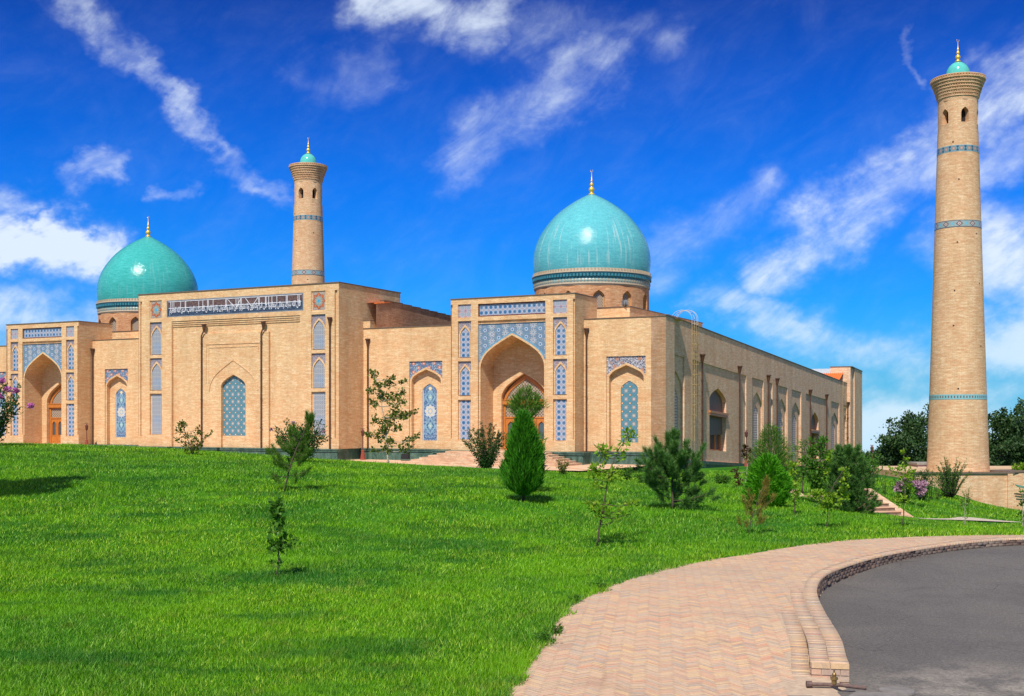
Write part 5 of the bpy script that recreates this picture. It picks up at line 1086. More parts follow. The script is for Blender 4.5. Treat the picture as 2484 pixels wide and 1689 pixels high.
def floodlight(loc, rz, label, sc=1.0, mt='black', ln='lens'):
    r_ = empty('floodlight', loc, rz, label, 'floodlight'); b = MB(); b.box(-.24 * sc, .24 * sc, -.1 * sc, .12 * sc, .14 * sc, .42 * sc); b.box(-.27 * sc, .27 * sc, .12 * sc, .16 * sc, .11 * sc, .45 * sc); b.build('housing', M[mt], r_)
    b = MB(); b.quad((-.23 * sc, .163 * sc, .15 * sc), (.23 * sc, .163 * sc, .15 * sc), (.23 * sc, .163 * sc, .41 * sc), (-.23 * sc, .163 * sc, .41 * sc)); b.build('lens', M[ln], r_)
    b = MB(); b.tube([(-.27 * sc, 0, .28 * sc), (-.27 * sc, 0, .02), (.27 * sc, 0, .02), (.27 * sc, 0, .28 * sc)], .02, 5); b.build('bracket', M['black'], r_); return r_
p = L2W(-18.7, -1.6); floodlight((p[0], p[1], PZ), ROT + .3, 'black floodlight on the plaza left of the portal steps', 1.1); p = L2W(-6.0, -6.2); floodlight((p[0], p[1], PZ + .3), ROT - .2, 'black floodlight at the right foot of the portal steps', 1.1)
p = L2W(-4.4, 3.95); fl = floodlight((p[0], p[1], 10.9), ROT - .9, 'grey floodlight on the roof corner below the right dome', 1.15, 'pipe_grey', 'pipe_grey')

# ================================================================== PLANTS
def leaf_mat(name, ca, cb, cc=None, trans=0.35, rough=0.55):
    m = bpy.data.materials.new(name); m.use_nodes = True; t = NT(m.node_tree); t.n.remove(t.n['Principled BSDF']); out = t.n['Material Output']
    isl = t.new('ShaderNodeNewGeometry').outputs['Random Per Island']; n = t.noise(t.obj(), 1.6, 2)
    st_ = [(0.0, ca), (0.6, cb)] + ([(1.0, cc)] if cc else [])
    c = t.ramp(t.m('ADD', t.m('MULTIPLY', isl, 0.7), t.m('MULTIPLY', n, 0.3)), st_)
    d = t.new('ShaderNodeBsdfPrincipled'); t.put(d.inputs['Base Color'], c); d.inputs['Roughness'].default_value = rough; d.inputs['Specular IOR Level'].default_value = .25
    tr = t.new('ShaderNodeBsdfTranslucent'); t.put(tr.inputs[0], t.mix(1.0, c, (1.1, 1.25, 0.5), 'MULTIPLY')); mx_ = t.new('ShaderNodeMixShader'); mx_.inputs[0].default_value = trans
    t.l.new(d.outputs[0], mx_.inputs[1]); t.l.new(tr.outputs[0], mx_.inputs[2]); t.l.new(mx_.outputs[0], out.inputs[0]); return m
L_ = {
 'yellowgreen': leaf_mat('leaf_yellow_green', (0.12, 0.26, 0.012), (0.22, 0.38, 0.02), (0.36, 0.40, 0.04)),
 'mid': leaf_mat('leaf_mid_green', (0.035, 0.12, 0.010), (0.075, 0.20, 0.016), (0.13, 0.24, 0.03)),
 'dark': leaf_mat('leaf_dark_green', (0.014, 0.055, 0.010), (0.030, 0.095, 0.014), (0.06, 0.14, 0.02)),
 'dry': leaf_mat('leaf_olive', (0.055, 0.09, 0.012), (0.12, 0.16, 0.02), (0.26, 0.22, 0.05)),
 'birch': leaf_mat('leaf_birch', (0.07, 0.10, 0.015), (0.13, 0.18, 0.025), (0.28, 0.26, 0.08)),
 'conifer': leaf_mat('conifer_bright', (0.020, 0.105, 0.006), (0.055, 0.24, 0.010), (0.11, 0.34, 0.015), .25),
 'thuja': leaf_mat('thuja_lime', (0.03, 0.16, 0.006), (0.09, 0.34, 0.010), (0.16, 0.42, 0.02), .3),
 'feather': leaf_mat('feather_green', (0.04, 0.12, 0.012), (0.10, 0.22, 0.02), (0.20, 0.28, 0.05), .3),
 'pine': leaf_mat('pine_needles', (0.026, 0.085, 0.015), (0.075, 0.20, 0.032), (0.18, 0.30, 0.07), .15),
 'brownpine': leaf_mat('dying_needles', (0.10, 0.17, 0.02), (0.24, 0.22, 0.04), (0.46, 0.16, 0.04), .25),
 'red': leaf_mat('leaf_dark_red', (0.05, 0.05, 0.012), (0.10, 0.03, 0.018), (0.06, 0.11, 0.02)),
 'poplar': leaf_mat('leaf_far_tree', (0.016, 0.05, 0.012), (0.035, 0.085, 0.020), (0.10, 0.15, 0.06), .2),
 'flower': leaf_mat('petal_magenta', (0.42, 0.07, 0.34), (0.58, 0.16, 0.48), (0.70, 0.34, 0.62), .3),
 'flower2': leaf_mat('petal_mauve', (0.38, 0.20, 0.32), (0.52, 0.30, 0.42), (0.34, 0.22, 0.24), .3),
 'tip': leaf_mat('seed_tip_brown', (0.22, 0.09, 0.07), (0.33, 0.17, 0.12), (0.16, 0.14, 0.05), .2)}
M['bark'] = plain('bark_brown', (0.10, 0.075, 0.05), 0.95, .5, 14, bump=.01); M['bark_pale'] = plain('bark_pale', (0.42, 0.36, 0.27), 0.9, .4, 10); M['bark_dark'] = plain('bark_dark', (0.045, 0.035, 0.025), 0.95, .4, 14)
RNG = np.random.default_rng(11)
def unit(v): return v / (np.linalg.norm(v, axis=1, keepdims=True) + 1e-9)
def leaves_mesh(name, c, d, l, wd, material, parent, quad=True):
    """c (N,3) base points, d (N,3) directions, l length, wd width"""
    n = len(c); d = unit(d); s = unit(np.cross(d, RNG.normal(size=(n, 3)))); l = np.broadcast_to(l, n)[:, None]; wd = np.broadcast_to(wd, n)[:, None]
    if quad: V = np.stack([c, c + d * l * .45 + s * wd * .5, c + d * l, c + d * l * .45 - s * wd * .5], 1).reshape(-1, 3); k = 4
    else: V = np.stack([c + s * wd * .5, c - s * wd * .5, c + d * l], 1).reshape(-1, 3); k = 3
    return mesh_np(name, V, np.arange(n * k).reshape(-1, k), material, parent, smooth=False)
def base_at(x, y, dz=-.03): return (x, y, float(ground(x, y)[0]) + dz)
def plant_root(name, x, y, label, cat, group=None, z=None):
    p = base_at(x, y) if z is None else (x, y, z); return empty(name, p, 0, label, cat, group)
def cluster_tree(name, x, y, label, trunk, clusters, mat_, leaf=(.10, .045), tr=.03, cat='young tree', bark='bark', z=None, droop=.0, group=None, fl=None):
    tr *= 1.3; leaf = (leaf[0] * 1.28, leaf[1] * 1.4)
    """trunk: [(dx,dy,z)...]; clusters: (dx, z, reach radius, leaves)"""
    r_ = plant_root(name, x, y, label, cat, group, z); b = MB(); tp = [Vector(p) for p in trunk]; n = len(tp)
    fine = []; 
    for i in range(n - 1):
        for k in range(4): fine.append(tp[i].lerp(tp[i + 1], k / 4) + Vector(RNG.normal(0, tr * .35, 3)) * (1 if (i or k) else 0))
    fine.append(tp[-1]); b.tube(fine, [tr * (1 - .8 * i / (len(fine) - 1)) for i in range(len(fine))], 7)
    C, D = [], []
    for cl in clusters:
        dx, z_, rad_, cnt = cl[:4]; dy = RNG.uniform(-.5, .5) * (abs(dx) * .8 + rad_)
        end = Vector((dx, dy, z_)); below = [f for f in fine if f.z < z_ - rad_ * .4] or [fine[1]]
        st0 = min(below, key=lambda f: (f - end).length); mid = st0.lerp(end, .5) + Vector((0, 0, -.1 * (end - st0).length)); pts = [st0, mid, end]
        b.tube(pts, [tr * .42, tr * .3, tr * .12], 5)
        for _ in range(3):
            e2 = end + Vector(RNG.normal(0, rad_ * .6, 3)); b.tube([mid.lerp(end, RNG.uniform(.2, .8)), e2], [tr * .18, tr * .06], 4)
        f = RNG.beta(2.2, 1.2, cnt)[:, None]; a = np.array(mid); e = np.array(end); c = a + (e - a) * f * 1.05 + RNG.normal(0, 1, (cnt, 3)) * rad_ * .5; C.append(c); D.append(unit(RNG.normal(0, 1, (cnt, 3))) + np.array([0, 0, .35 - droop]) + unit(c - (a + e)[None] / 2) * .6)
    b.build('trunk', M[bark], r_, smooth=True); C = np.concatenate(C); D = np.concatenate(D); s = RNG.uniform(.7, 1.25, len(C)); leaves_mesh('crown', C, D, leaf[0] * s, leaf[1] * s, L_[mat_], r_)
    if fl: flowers(r_, fl[0], fl[1], fl[2])
    return r_
def flowers(r_, pts, mat_, size):
    for p in pts:
        n = 150; c = np.array(p)[None] + np.clip(RNG.normal(0, size * .8, (n, 3)), -size * 1.15, size * 1.15) * np.array([1, 1, .8]); leaves_mesh('flower_head', c, RNG.normal(size=(n, 3)), size * .9, size * .8, L_[mat_], r_)
def vase(name, x, y, label, h, w_, nst, mat_, leaf=(.08, .035), per=90, cat='shrub', spread=1.0, tr=.018, fl=None, tips=None, lean=0, z=None, zmin=.12, bark='bark_dark', rag=.5, thick=.07):
    r_ = plant_root(name, x, y, label, cat, z=z); b = MB(); C, D, TC = [], [], []
    for i in range(nst):
        az_ = 2 * math.pi * i / nst + RNG.uniform(-.3, .3); q = math.sqrt((i % 7 + .6) / 7); hh = h * (1 - .38 * q * q) * RNG.uniform(1 - .3 * rag, 1.0 + .1 * rag); rr_ = w_ / 2 * q * RNG.uniform(.85, 1.1) * spread
        end = Vector((rr_ * math.cos(az_) + lean, rr_ * math.sin(az_), hh)); mid = Vector((end.x * .45, end.y * .45, hh * .5)); st_ = Vector((RNG.normal(0, .03), RNG.normal(0, .03), 0))
        pts = [st_, st_.lerp(mid, .5) + Vector((end.x * .06, end.y * .06, 0)), mid, mid.lerp(end, .5) + Vector((0, 0, .03 * h)), end]; b.tube(pts, [tr, tr * .8, tr * .6, tr * .4, tr * .15], 5)
        P = np.array([list(p) for p in pts]); f = zmin + (1 - zmin) * RNG.random(per); s = f * 4; k = np.minimum(s.astype(int), 3); c = P[k] + (P[k + 1] - P[k]) * (s - k)[:, None]
        c = c + RNG.normal(0, thick, (per, 3)) * (1.15 - f * .6)[:, None]; C.append(c); D.append(RNG.normal(0, 1, (per, 3)) * .8 + (P[4] - P[2]) / np.linalg.norm(P[4] - P[2]) * .9)
        if tips and RNG.random() < tips[1]: n = 40; TC.append(np.array(end)[None] - (P[4] - P[3]) * RNG.random((n, 1)) * .7 + RNG.normal(0, .035, (n, 3)))
    b.build('trunk' if cat == 'tree' else 'stems', M[bark], r_, smooth=True); C = np.concatenate(C); s = RNG.uniform(.7, 1.25, len(C)); leaves_mesh('foliage', C, np.concatenate(D), leaf[0] * s, leaf[1] * s, L_[mat_], r_)
    if TC: TC = np.concatenate(TC); leaves_mesh('seed_tips', TC, RNG.normal(size=TC.shape) + np.array([0, 0, 1.2]), .06, .03, L_[tips[0]], r_)
    if fl: flowers(r_, fl[0], fl[1], fl[2])
    return r_
def conifer(name, x, y, label, h, prof, mat_, n=9000, blade=(.22, .03), up=1.0, z=None, seed=0, lobes=.22, cat='conifer', z0=.12):
    r_ = plant_root(name, x, y, label, cat, z=z); rg = np.random.default_rng(seed + 50); pz = np.array([p[0] for p in prof]); pr = np.array([p[1] for p in prof])
    f = rg.random(n * 3); R_ = np.interp(f, pz, pr); keep = rg.random(n * 3) < R_ / pr.max(); f = f[keep][:n]; R_ = R_[keep][:n]; n = len(f); a = rg.random(n) * 2 * math.pi
    ph = rg.random(6) * 6.28; lob = 1 + lobes * (np.sin(3 * a + 9 * f + ph[0]) * .5 + np.sin(7 * a - 17 * f + ph[1]) * .35 + np.sin(12 * a + 31 * f + ph[2]) * .35 + np.sin(19 * a + 55 * f + ph[3]) * .25)
    q = np.sqrt(rg.random(n)) ; q = .35 + .65 * q; rr_ = R_ * q * lob; c = np.stack([rr_ * np.cos(a), rr_ * np.sin(a), z0 + f * (h - z0) - blade[0] * .5], 1)
    outw = np.stack([np.cos(a), np.sin(a), np.zeros(n)], 1); d = outw * .55 + np.array([0, 0, up]) + rg.normal(0, .28, (n, 3)); s = rg.uniform(.55, 1.25, n) * np.where(rg.random(n) < .06, 1.45, 1.0)
    leaves_mesh('crown', c, d, blade[0] * s, blade[1] * s, L_[mat_], r_); b = MB(); b.tube([(0, 0, 0), (.01, 0, h * .5), (0, 0, h * .92)], [.05, .035, .01], 7); b.build('trunk', M['bark_dark'], r_, smooth=True)
    for k in range(0): pass
    return r_
def pine(name, x, y, label, h, limbs, mat_='pine', needle=(.16, .012), per=70, cat='pine', tr=.045, lean=(0, 0), tuft=.0, z=None, bark='bark'):
    """limbs: (height on trunk, azimuth deg, length, rise, tufts)"""
    r_ = plant_root(name, x, y, label, cat, z=z); b = MB(); top = Vector((lean[0], lean[1], h * .93)); C, D = [], []
    tp = [Vector((lean[0] * f ** 1.4, lean[1] * f, h * .93 * f)) + Vector(RNG.normal(0, .02, 3)) for f in (0, .12, .25, .4, .55, .7, .85, 1)]; tp[0] = Vector((0, 0, 0)); b.tube(tp, [tr * (1 - .11 * i) for i in range(8)], 7)
    def at(hh): 
        f = min(max(hh / (h * .93), 0), .999) ; 
        return Vector((lean[0] * f ** 1.4, lean[1] * f, h * .93 * f))
    def tuft_at(p, dirv, k=1.0):
        nn2 = int(per * k); v = unit(RNG.normal(0, 1, (nn2, 3))) * .85 + np.array(dirv) * .75 + np.array([0, 0, .25]); C.append(np.array(p)[None] - np.array(dirv)[None] * RNG.random((nn2, 1)) * needle[0] * 1.3 + RNG.normal(0, needle[0] * .10, (nn2, 3))); D.append(v)
    for (hz_, azd, ln, rise, nt) in limbs:
        s0_ = at(hz_); dr = Vector((math.cos(rad(azd)), math.sin(rad(azd)), 0)); pts = [s0_, s0_ + dr * ln * .4 + Vector((0, 0, rise * .15)), s0_ + dr * ln * .75 + Vector((0, 0, rise * .5)), s0_ + dr * ln + Vector((0, 0, rise))]
        b.tube(pts, [tr * .42, tr * .32, tr * .22, tr * .08], 5); P = [np.array(list(p)) for p in pts]
        for k in range(nt):
            f = 1.0 if k == 0 else RNG.uniform(.25, 1.0); s = f * 3; i = min(int(s), 2); p = P[i] + (P[i + 1] - P[i]) * (s - i); side = RNG.normal(0, 1, 3) * np.array([1, 1, .5]) * ln * .20 * (0 if k == 0 else 1); e = p + side; dv = unit((side * .8 + (P[3] - P[2]) + np.array([0, 0, .18]))[None])[0]
            if k: b.tube([tuple(p), tuple(e)], [tr * .12, tr * .06], 4)
            tuft_at(e, dv)
    for k in range(4): tuft_at(np.array(top) + np.array([RNG.normal(0, .03), RNG.normal(0, .03), k * .05 - .05]), np.array([0, 0, 1.0]), 1.2)
    b.build('trunk', M[bark], r_, smooth=True); C = np.concatenate(C); D = np.concatenate(D); s = RNG.uniform(.75, 1.15, len(C)); leaves_mesh('needles', C, D, needle[0] * s, needle[1], L_[mat_], r_, quad=False); return r_
def big_tree(x, y, label, h, w_, mat_='poplar', n=5200, z=None, leaf=(.26, .15), tiers=15, seed=1, spiky=.3, name='leafy_tree', group='trees behind the minaret', low=.18):
    r_ = plant_root(name, x, y, label, 'tree', group, z=z); rg = np.random.default_rng(seed); b = MB(); b.tube([(0, 0, 0), (rg.normal(0, .1), 0, h * .4), (rg.normal(0, .2), 0, h * .85)], [.16, .11, .03], 7); C = []; per = n // tiers
    for k in range(tiers):
        a = rg.random() * 6.28; f = (k + .5) / tiers; zc = h * (low + (.92 - low) * f); R_ = w_ / 2 * math.sqrt(max(1 - ((f - .38) / .72) ** 2, .04)) * rg.uniform(.35, .95); cx_, cy_ = R_ * math.cos(a) * .8, R_ * math.sin(a) * .8
        e = Vector((cx_, cy_, zc + .3)); b.tube([(0, 0, zc * .62), tuple(Vector((cx_ * .5, cy_ * .5, zc * .85))), tuple(e)], [.06, .045, .015], 5)
        for j in range(4):
            o_ = rg.normal(0, 1, 3) * np.array([w_ * .13, w_ * .13, h * .055]); hh = rg.uniform(.5, 1.0) * spiky * h * .35; m_ = per // 4; t_ = rg.random(m_)[:, None]
            c = np.array([cx_, cy_, zc]) + o_ + t_ * np.array([rg.normal(0, .12), 0, hh]) + rg.normal(0, 1, (m_, 3)) * np.array([w_ * .085, w_ * .085, h * .042]) * (1.1 - .75 * t_); C.append(c)
    b.build('trunk', M['bark'], r_, smooth=True); C = np.concatenate(C); C = C[C[:, 2] > .15]; s = rg.uniform(.6, 1.3, len(C)); leaves_mesh('crown', C, rg.normal(size=C.shape) + np.array([0, 0, .2]), leaf[0] * s, leaf[1] * s, L_[mat_], r_); return r_

# --- plants on the near lawn, from left to right
def dxy(px, Y): return ((px - 1162) / 2683 * Y, Y)
# crape myrtle at the left edge
vase('crape_myrtle', *dxy(-22, 62), label='tall dark shrub with magenta flower heads at the left edge of the photo', h=3.5, w_=4.2, nst=26, mat_='dark', leaf=(.17, .08), per=150, thick=.15, tr=.04, fl=([(1.55, -.5, 2.95), (1.15, -.6, 3.0), (.6, -.4, 2.65), (2.25, -.3, 2.15), (.9, -.7, 3.45)], 'flower', .11), rag=.7)
big_tree(-17.85, 36.4, 'tall tree just outside the left edge whose shadow lies on the lawn', 7.6, 2.9, 'dark', 26000, leaf=(.20, .12), seed=8, group=None, spiky=.1, low=.36)
cluster_tree('sapling', *dxy(436, 60), label='sparse leafy sapling before the large star-tiled panel of the central block', trunk=[(0, 0, 0), (-.1, 0, .5), (-.35, 0, 1.2), (-.5, 0, 1.75)], clusters=[(-.55, 1.6, .16, 90), (-.6, 1.3, .13, 50), (-.25, 1.05, .15, 50), (-.75, .85, .12, 30), (.2, .8, .16, 60), (.45, 1.2, .10, 40), (.75, 1.0, .09, 30), (1.0, 1.15, .05, 18), (-.3, .55, .2, 60), (.1, .35, .2, 60), (.35, .5, .15, 50), (-.1, .15, .2, 40), (.4, 1.45, .06, 16)], mat_='dry', leaf=(.12, .055), tr=.025, bark='bark')
vase('crape_myrtle', *dxy(684, 58), label='broad dark shrub with a few pink blooms before the right end of the central block', h=2.15, w_=3.0, nst=30, mat_='dark', leaf=(.13, .055), per=130, thick=.13, tr=.03, fl=([(-.35, -.3, 1.98), (1.15, -.3, 1.55), (-1.45, -.2, 1.65)], 'flower2', .055), spread=1.1, zmin=.2, rag=1.0)
pine('young_pine', *dxy(646, 40), label='thin leaning young pine on the slope, in front of the broad dark shrub', h=2.75, limbs=[(.5, 170, .55, .1, 4), (.55, 10, .75, .25, 5), (.8, 150, .5, .35, 6), (.9, 200, .6, .3, 6), (1.0, 30, .5, .4, 7), (1.1, 160, .75, .35, 9), (1.2, 350, .6, .2, 8), (1.3, 120, .4, .5, 8), (1.4, 40, .5, .2, 8), (1.45, 190, .65, .3, 9), (1.6, 20, .35, .4, 7), (1.7, 160, .4, .45, 7), (1.9, 200, .3, .35, 5), (2.1, 30, .22, .3, 5), (2.25, 0, .12, .3, 5), (2.4, 180, .1, .3, 4)], mat_='feather', needle=(.17, .011), per=95, lean=(.92, 0), tr=.035)
cluster_tree('sapling', *dxy(628, 24.5), label='knee-high oak-leaved sapling alone low on the open lawn', trunk=[(0, 0, 0), (.03, 0, .45), (.06, 0, .85), (.04, 0, 1.25), (-.03, 0, 1.6)], clusters=[(-.02, 1.55, .10, 60), (-.05, 1.38, .11, 50), (.06, 1.22, .09, 30), (.10, 1.02, .06, 16), (-.10, .98, .05, 10), (.15, .78, .10, 40), (.36, .77, .09, 28), (-.06, .72, .10, 34), (.08, .62, .08, 22), (-.14, .6, .06, 14), (.06, .35, .05, 8), (-.1, .3, .04, 6)], mat_='mid', leaf=(.095, .062), tr=.014)
cluster_tree('birch_sapling', *dxy(880, 66), label='slender white-stemmed birch with sparse leaves before the blue arabesque niche', trunk=[(0, 0, 0), (-.02, 0, 1.0), (-.15, 0, 2.3), (-.35, 0, 3.6), (-.75, 0, 5.2)], clusters=[(-.8, 5.1, .2, 70), (-.55, 4.5, .22, 80), (-1.0, 4.2, .16, 50), (.1, 4.6, .2, 80), (.35, 4.85, .12, 40), (-.3, 3.9, .28, 110), (.3, 3.8, .28, 110), (.85, 4.1, .2, 80), (1.0, 4.7, .1, 40), (.95, 3.6, .15, 60), (-.9, 3.5, .2, 70), (.5, 2.9, .32, 140), (1.1, 2.8, .2, 90), (1.6, 3.0, .12, 60), (0, 2.4, .34, 150), (-.75, 2.5, .22, 80), (-.35, 1.9, .25, 90), (.7, 2.1, .2, 60), (-1.2, 1.7, .14, 60), (-.6, 1.55, .14, 60), (.15, 1.4, .2, 70), (1.3, 1.45, .12, 50), (1.75, 1.6, .12, 60), (1.2, 1.0, .2, 90), (-.8, .85, .1, 30), (-.2, .9, .14, 40), (.1, .8, .12, 30)], mat_='birch', leaf=(.13, .085), tr=.045, cat='birch', bark='bark_pale')
vase('shrub', *dxy(1104, 64.5), label='vase-shaped shrub with rusty seed tips left of the bright conifer', h=2.6, w_=2.9, nst=34, mat_='dark', leaf=(.12, .055), per=130, thick=.11, tips=('tip', .9), rag=.8, zmin=.06, spread=1.05)
conifer('thuja', *dxy(1193, 42), label='feathery thuja whose bushy top shows above the bright teardrop conifer', h=3.85, prof=[(0, .45), (.5, .5), (.62, .22), (.68, .15), (.76, .48), (.82, .56), (.88, .45), (.95, .16), (1, .02)], mat_='feather', n=6500, blade=(.26, .024), up=.75, seed=3, lobes=.45)
conifer('juniper', *dxy(1188, 38), label='bright green teardrop conifer in front of the portal steps', h=2.95, prof=[(0, .10), (.05, .32), (.12, .50), (.22, .585), (.34, .58), (.5, .50), (.68, .38), (.84, .24), (.94, .14), (1, .03)], mat_='conifer', n=17000, blade=(.24, .026), up=1.15, seed=1, lobes=.27, z0=.30)
vase('shrub', *dxy(1278, 61), label='small thin yellowish shrub at the right foot of the portal steps', h=.95, w_=1.1, nst=16, mat_='dry', leaf=(.10, .04), per=36, rag=1.0)
cluster_tree('magnolia_sapling', *dxy(1355, 30.3), label='slim light-green sapling with whorled leaves, trunk bare below, in the middle lawn', trunk=[(0, 0, 0), (.10, 0, .75), (.18, 0, 1.1), (.30, 0, 1.9), (.50, 0, 2.4), (.82, 0, 2.95)], clusters=[(.85, 2.95, .10, 34), (.70, 2.72, .10, 24), (.98, 2.85, .07, 14), (.55, 2.45, .10, 14), (.02, 2.55, .10, 34), (.25, 2.5, .12, 26), (.1, 2.35, .12, 26), (.68, 2.3, .09, 18), (-.14, 2.05, .10, 30), (.05, 2.0, .12, 30), (.40, 1.95, .13, 34), (.55, 1.85, .10, 22), (-.12, 1.8, .09, 18), (.25, 1.8, .12, 24), (-.05, 1.6, .10, 26), (-.22, 1.15, .10, 26), (-.05, 1.05, .12, 32), (.15, .95, .13, 34), (.30, 1.1, .08, 12), (.0, .85, .10, 22), (.6, .95, .08, 22), (.95, 1.15, .09, 26), (.8, .85, .08, 16), (.5, .7, .07, 12), (.35, .85, .08, 14)], mat_='yellowgreen', leaf=(.13, .042), tr=.022)
pine('pine', *dxy(1527, 38), label='dark pine with separate needle tufts at the corner of the side wing', h=2.65, limbs=[(.25, 20, 1.1, .2, 7), (.3, 340, 1.25, .35, 8), (.4, 185, .5, .2, 4), (.55, 10, .9, .1, 7), (.6, 60, .6, .2, 5), (.9, 170, .9, .45, 10), (.95, 200, 1.0, .65, 9), (1.0, 20, .8, .5, 10), (1.2, 185, 1.0, .55, 12), (.75, 175, .85, .3, 9), (.8, 5, 1.0, .35, 10), (1.35, 195, .8, .6, 10), (1.1, 100, .5, .4, 9), (1.15, 260, .6, .4, 12), (1.25, 350, .95, .75, 12), (1.3, 150, .6, .5, 12), (1.45, 30, .6, .5, 12), (1.5, 220, .55, .4, 12), (1.55, 300, .5, .35, 12), (1.65, 175, .55, .65, 5), (1.7, 0, .5, .5, 9), (1.85, 90, .3, .3, 8), (1.9, 270, .3, .3, 8), (2.0, 160, .2, .45, 5), (2.1, 20, .18, .4, 5)], needle=(.19, .014), per=150, tr=.055)
# group before the side wing
cluster_tree('plum_sapling', *dxy(1690, 50), label='small purple-leaved sapling just left of the lime-green thuja', trunk=[(0, 0, 0), (.1, 0, .7), (.15, 0, 1.3), (.05, 0, 1.9)], clusters=[(.02, 1.75, .08, 50), (-.1, 1.55, .08, 40), (.22, 1.6, .08, 40), (.05, 1.35, .1, 40), (.2, 1.2, .08, 30), (-.45, .75, .09, 40), (-.35, .5, .09, 40), (-.3, .25, .12, 50), (.1, .5, .05, 10)], mat_='red', leaf=(.10, .05), tr=.02, bark='bark_pale')
conifer('thuja', *dxy(1750, 47), label='pale feathery thuja standing behind the lime-green one', h=2.95, prof=[(0, .5), (.3, .75), (.55, .72), (.75, .5), (.9, .28), (1, .05)], mat_='feather', n=7000, blade=(.22, .02), up=.7, seed=5, lobes=.35)
conifer('thuja', *dxy(1742, 42), label='broad lime-green thuja, the brightest shrub right of centre', h=1.95, prof=[(0, .35), (.08, .6), (.25, .75), (.45, .72), (.65, .55), (.85, .32), (1, .06)], mat_='thuja', n=9000, blade=(.20, .032), up=.55, seed=6, lobes=.22, z0=.08)
pine('young_pine', *dxy(1699, 33.2), label='scraggly young pine turning orange-brown, lowest on the lawn right of centre', h=1.65, limbs=[(.35, 180, .35, .15, 4), (.4, 10, .4, .1, 4), (.55, 170, .25, .55, 6), (.6, 20, .45, .3, 7), (.7, 0, .55, .45, 6), (.8, 200, .25, .5, 6), (.9, 30, .3, .35, 7), (1.1, 0, .2, .3, 5), (1.3, 350, .12, .25, 5)], mat_='brownpine', needle=(.15, .010), per=55, lean=(.5, 0), tr=.018)
cluster_tree('sapling', *dxy(1804, 39), label='narrow leafy sapling between the lime-green thuja and the round-crowned sapling', trunk=[(0, 0, 0), (.0, 0, .6), (.02, 0, 1.2), (-.05, 0, 1.9)], clusters=[(.02, .5, .08, 40), (.08, .75, .10, 60), (.0, 1.0, .08, 30), (.12, 1.15, .08, 40), (-.08, 1.45, .09, 46), (-.18, 1.7, .07, 30), (0, 1.6, .1, 40)], mat_='yellowgreen', leaf=(.08, .05), tr=.018)
cluster_tree('willow_sapling', *dxy(1822, 50), label='grey-green wispy sapling behind the narrow leafy one', trunk=[(0, 0, 0), (0, 0, 1.2), (.1, 0, 2.4)], clusters=[(0, 2.2, .15, 70), (.35, 2.35, .12, 60), (-.3, 1.9, .2, 90), (.2, 1.6, .25, 120), (-.35, 1.4, .25, 110), (.4, 1.2, .2, 90), (0, 1.0, .3, 120), (.6, 2.0, .12, 50)], mat_='feather', leaf=(.13, .025), tr=.03)
cluster_tree('leafy_sapling', *dxy(1859, 46), label='dark full-leaved young tree in front of the second arched window', trunk=[(0, 0, 0), (.0, 0, .9), (.05, 0, 1.8), (.1, 0, 2.6)], clusters=[(.15, 2.5, .13, 90), (.05, 2.2, .18, 110), (-.35, 2.1, .12, 70), (-.55, 1.75, .14, 80), (.3, 1.9, .2, 110), (-.2, 1.6, .22, 140), (.1, 1.3, .25, 160), (-.3, 1.1, .22, 130), (.4, 1.3, .2, 120), (-.1, .8, .25, 130), (.25, .7, .2, 100), (-.6, 1.3, .12, 60), (.5, 1.7, .14, 80)], mat_='mid', leaf=(.12, .06), tr=.03)
cluster_tree('sapling', *dxy(1900, 45), label='yellow-green thin young tree left of the dark dense pine', trunk=[(0, 0, 0), (-.05, 0, 1.2), (-.1, 0, 2.3)], clusters=[(-.1, 2.1, .13, 60), (-.3, 1.95, .12, 50), (.1, 1.8, .14, 60), (-.15, 1.6, .16, 70), (-.35, 1.4, .14, 60), (.15, 1.4, .12, 50), (0, 1.2, .15, 50)], mat_='yellowgreen', leaf=(.11, .055), tr=.022)
pine('pine', *dxy(1926, 43), label='dense dark bushy pine left of the garden steps', h=2.55, limbs=[(.1 + .2 * i, az_, (1.05 - .062 * i) * (1 if j % 2 else .85), .32, 11) for i in range(11) for j, az_ in enumerate(range(int(i * 37 % 60), 360, 62))], needle=(.15, .015), per=90, tr=.05)
cluster_tree('sapling', *dxy(1878, 35), label='round-crowned light green sapling on a bare stem before the dark dense pine', trunk=[(0, 0, 0), (.0, 0, .5), (.0, 0, .95), (.3, 0, 1.5), (.55, 0, 1.9)], clusters=[(-.45, 1.1, .10, 60), (-.25, 1.0, .13, 80), (-.05, .9, .14, 90), (.15, .95, .14, 90), (.32, .85, .10, 50), (-.12, .72, .10, 46), (.1, .72, .09, 40), (.55, 1.2, .11, 60), (.62, 1.0, .10, 46), (.45, 1.45, .08, 30), (.55, 1.75, .08, 40), (.68, 1.6, .08, 36), (-.6, 1.02, .06, 20)], mat_='yellowgreen', leaf=(.085, .05), tr=.018)
vase('shrub', *dxy(1966, 62), label='leafy green shrub behind the dark pine at the far end of the side wing', h=2.1, w_=2.2, nst=24, mat_='mid', leaf=(.13, .06), per=80, thick=.16, z=-.5)
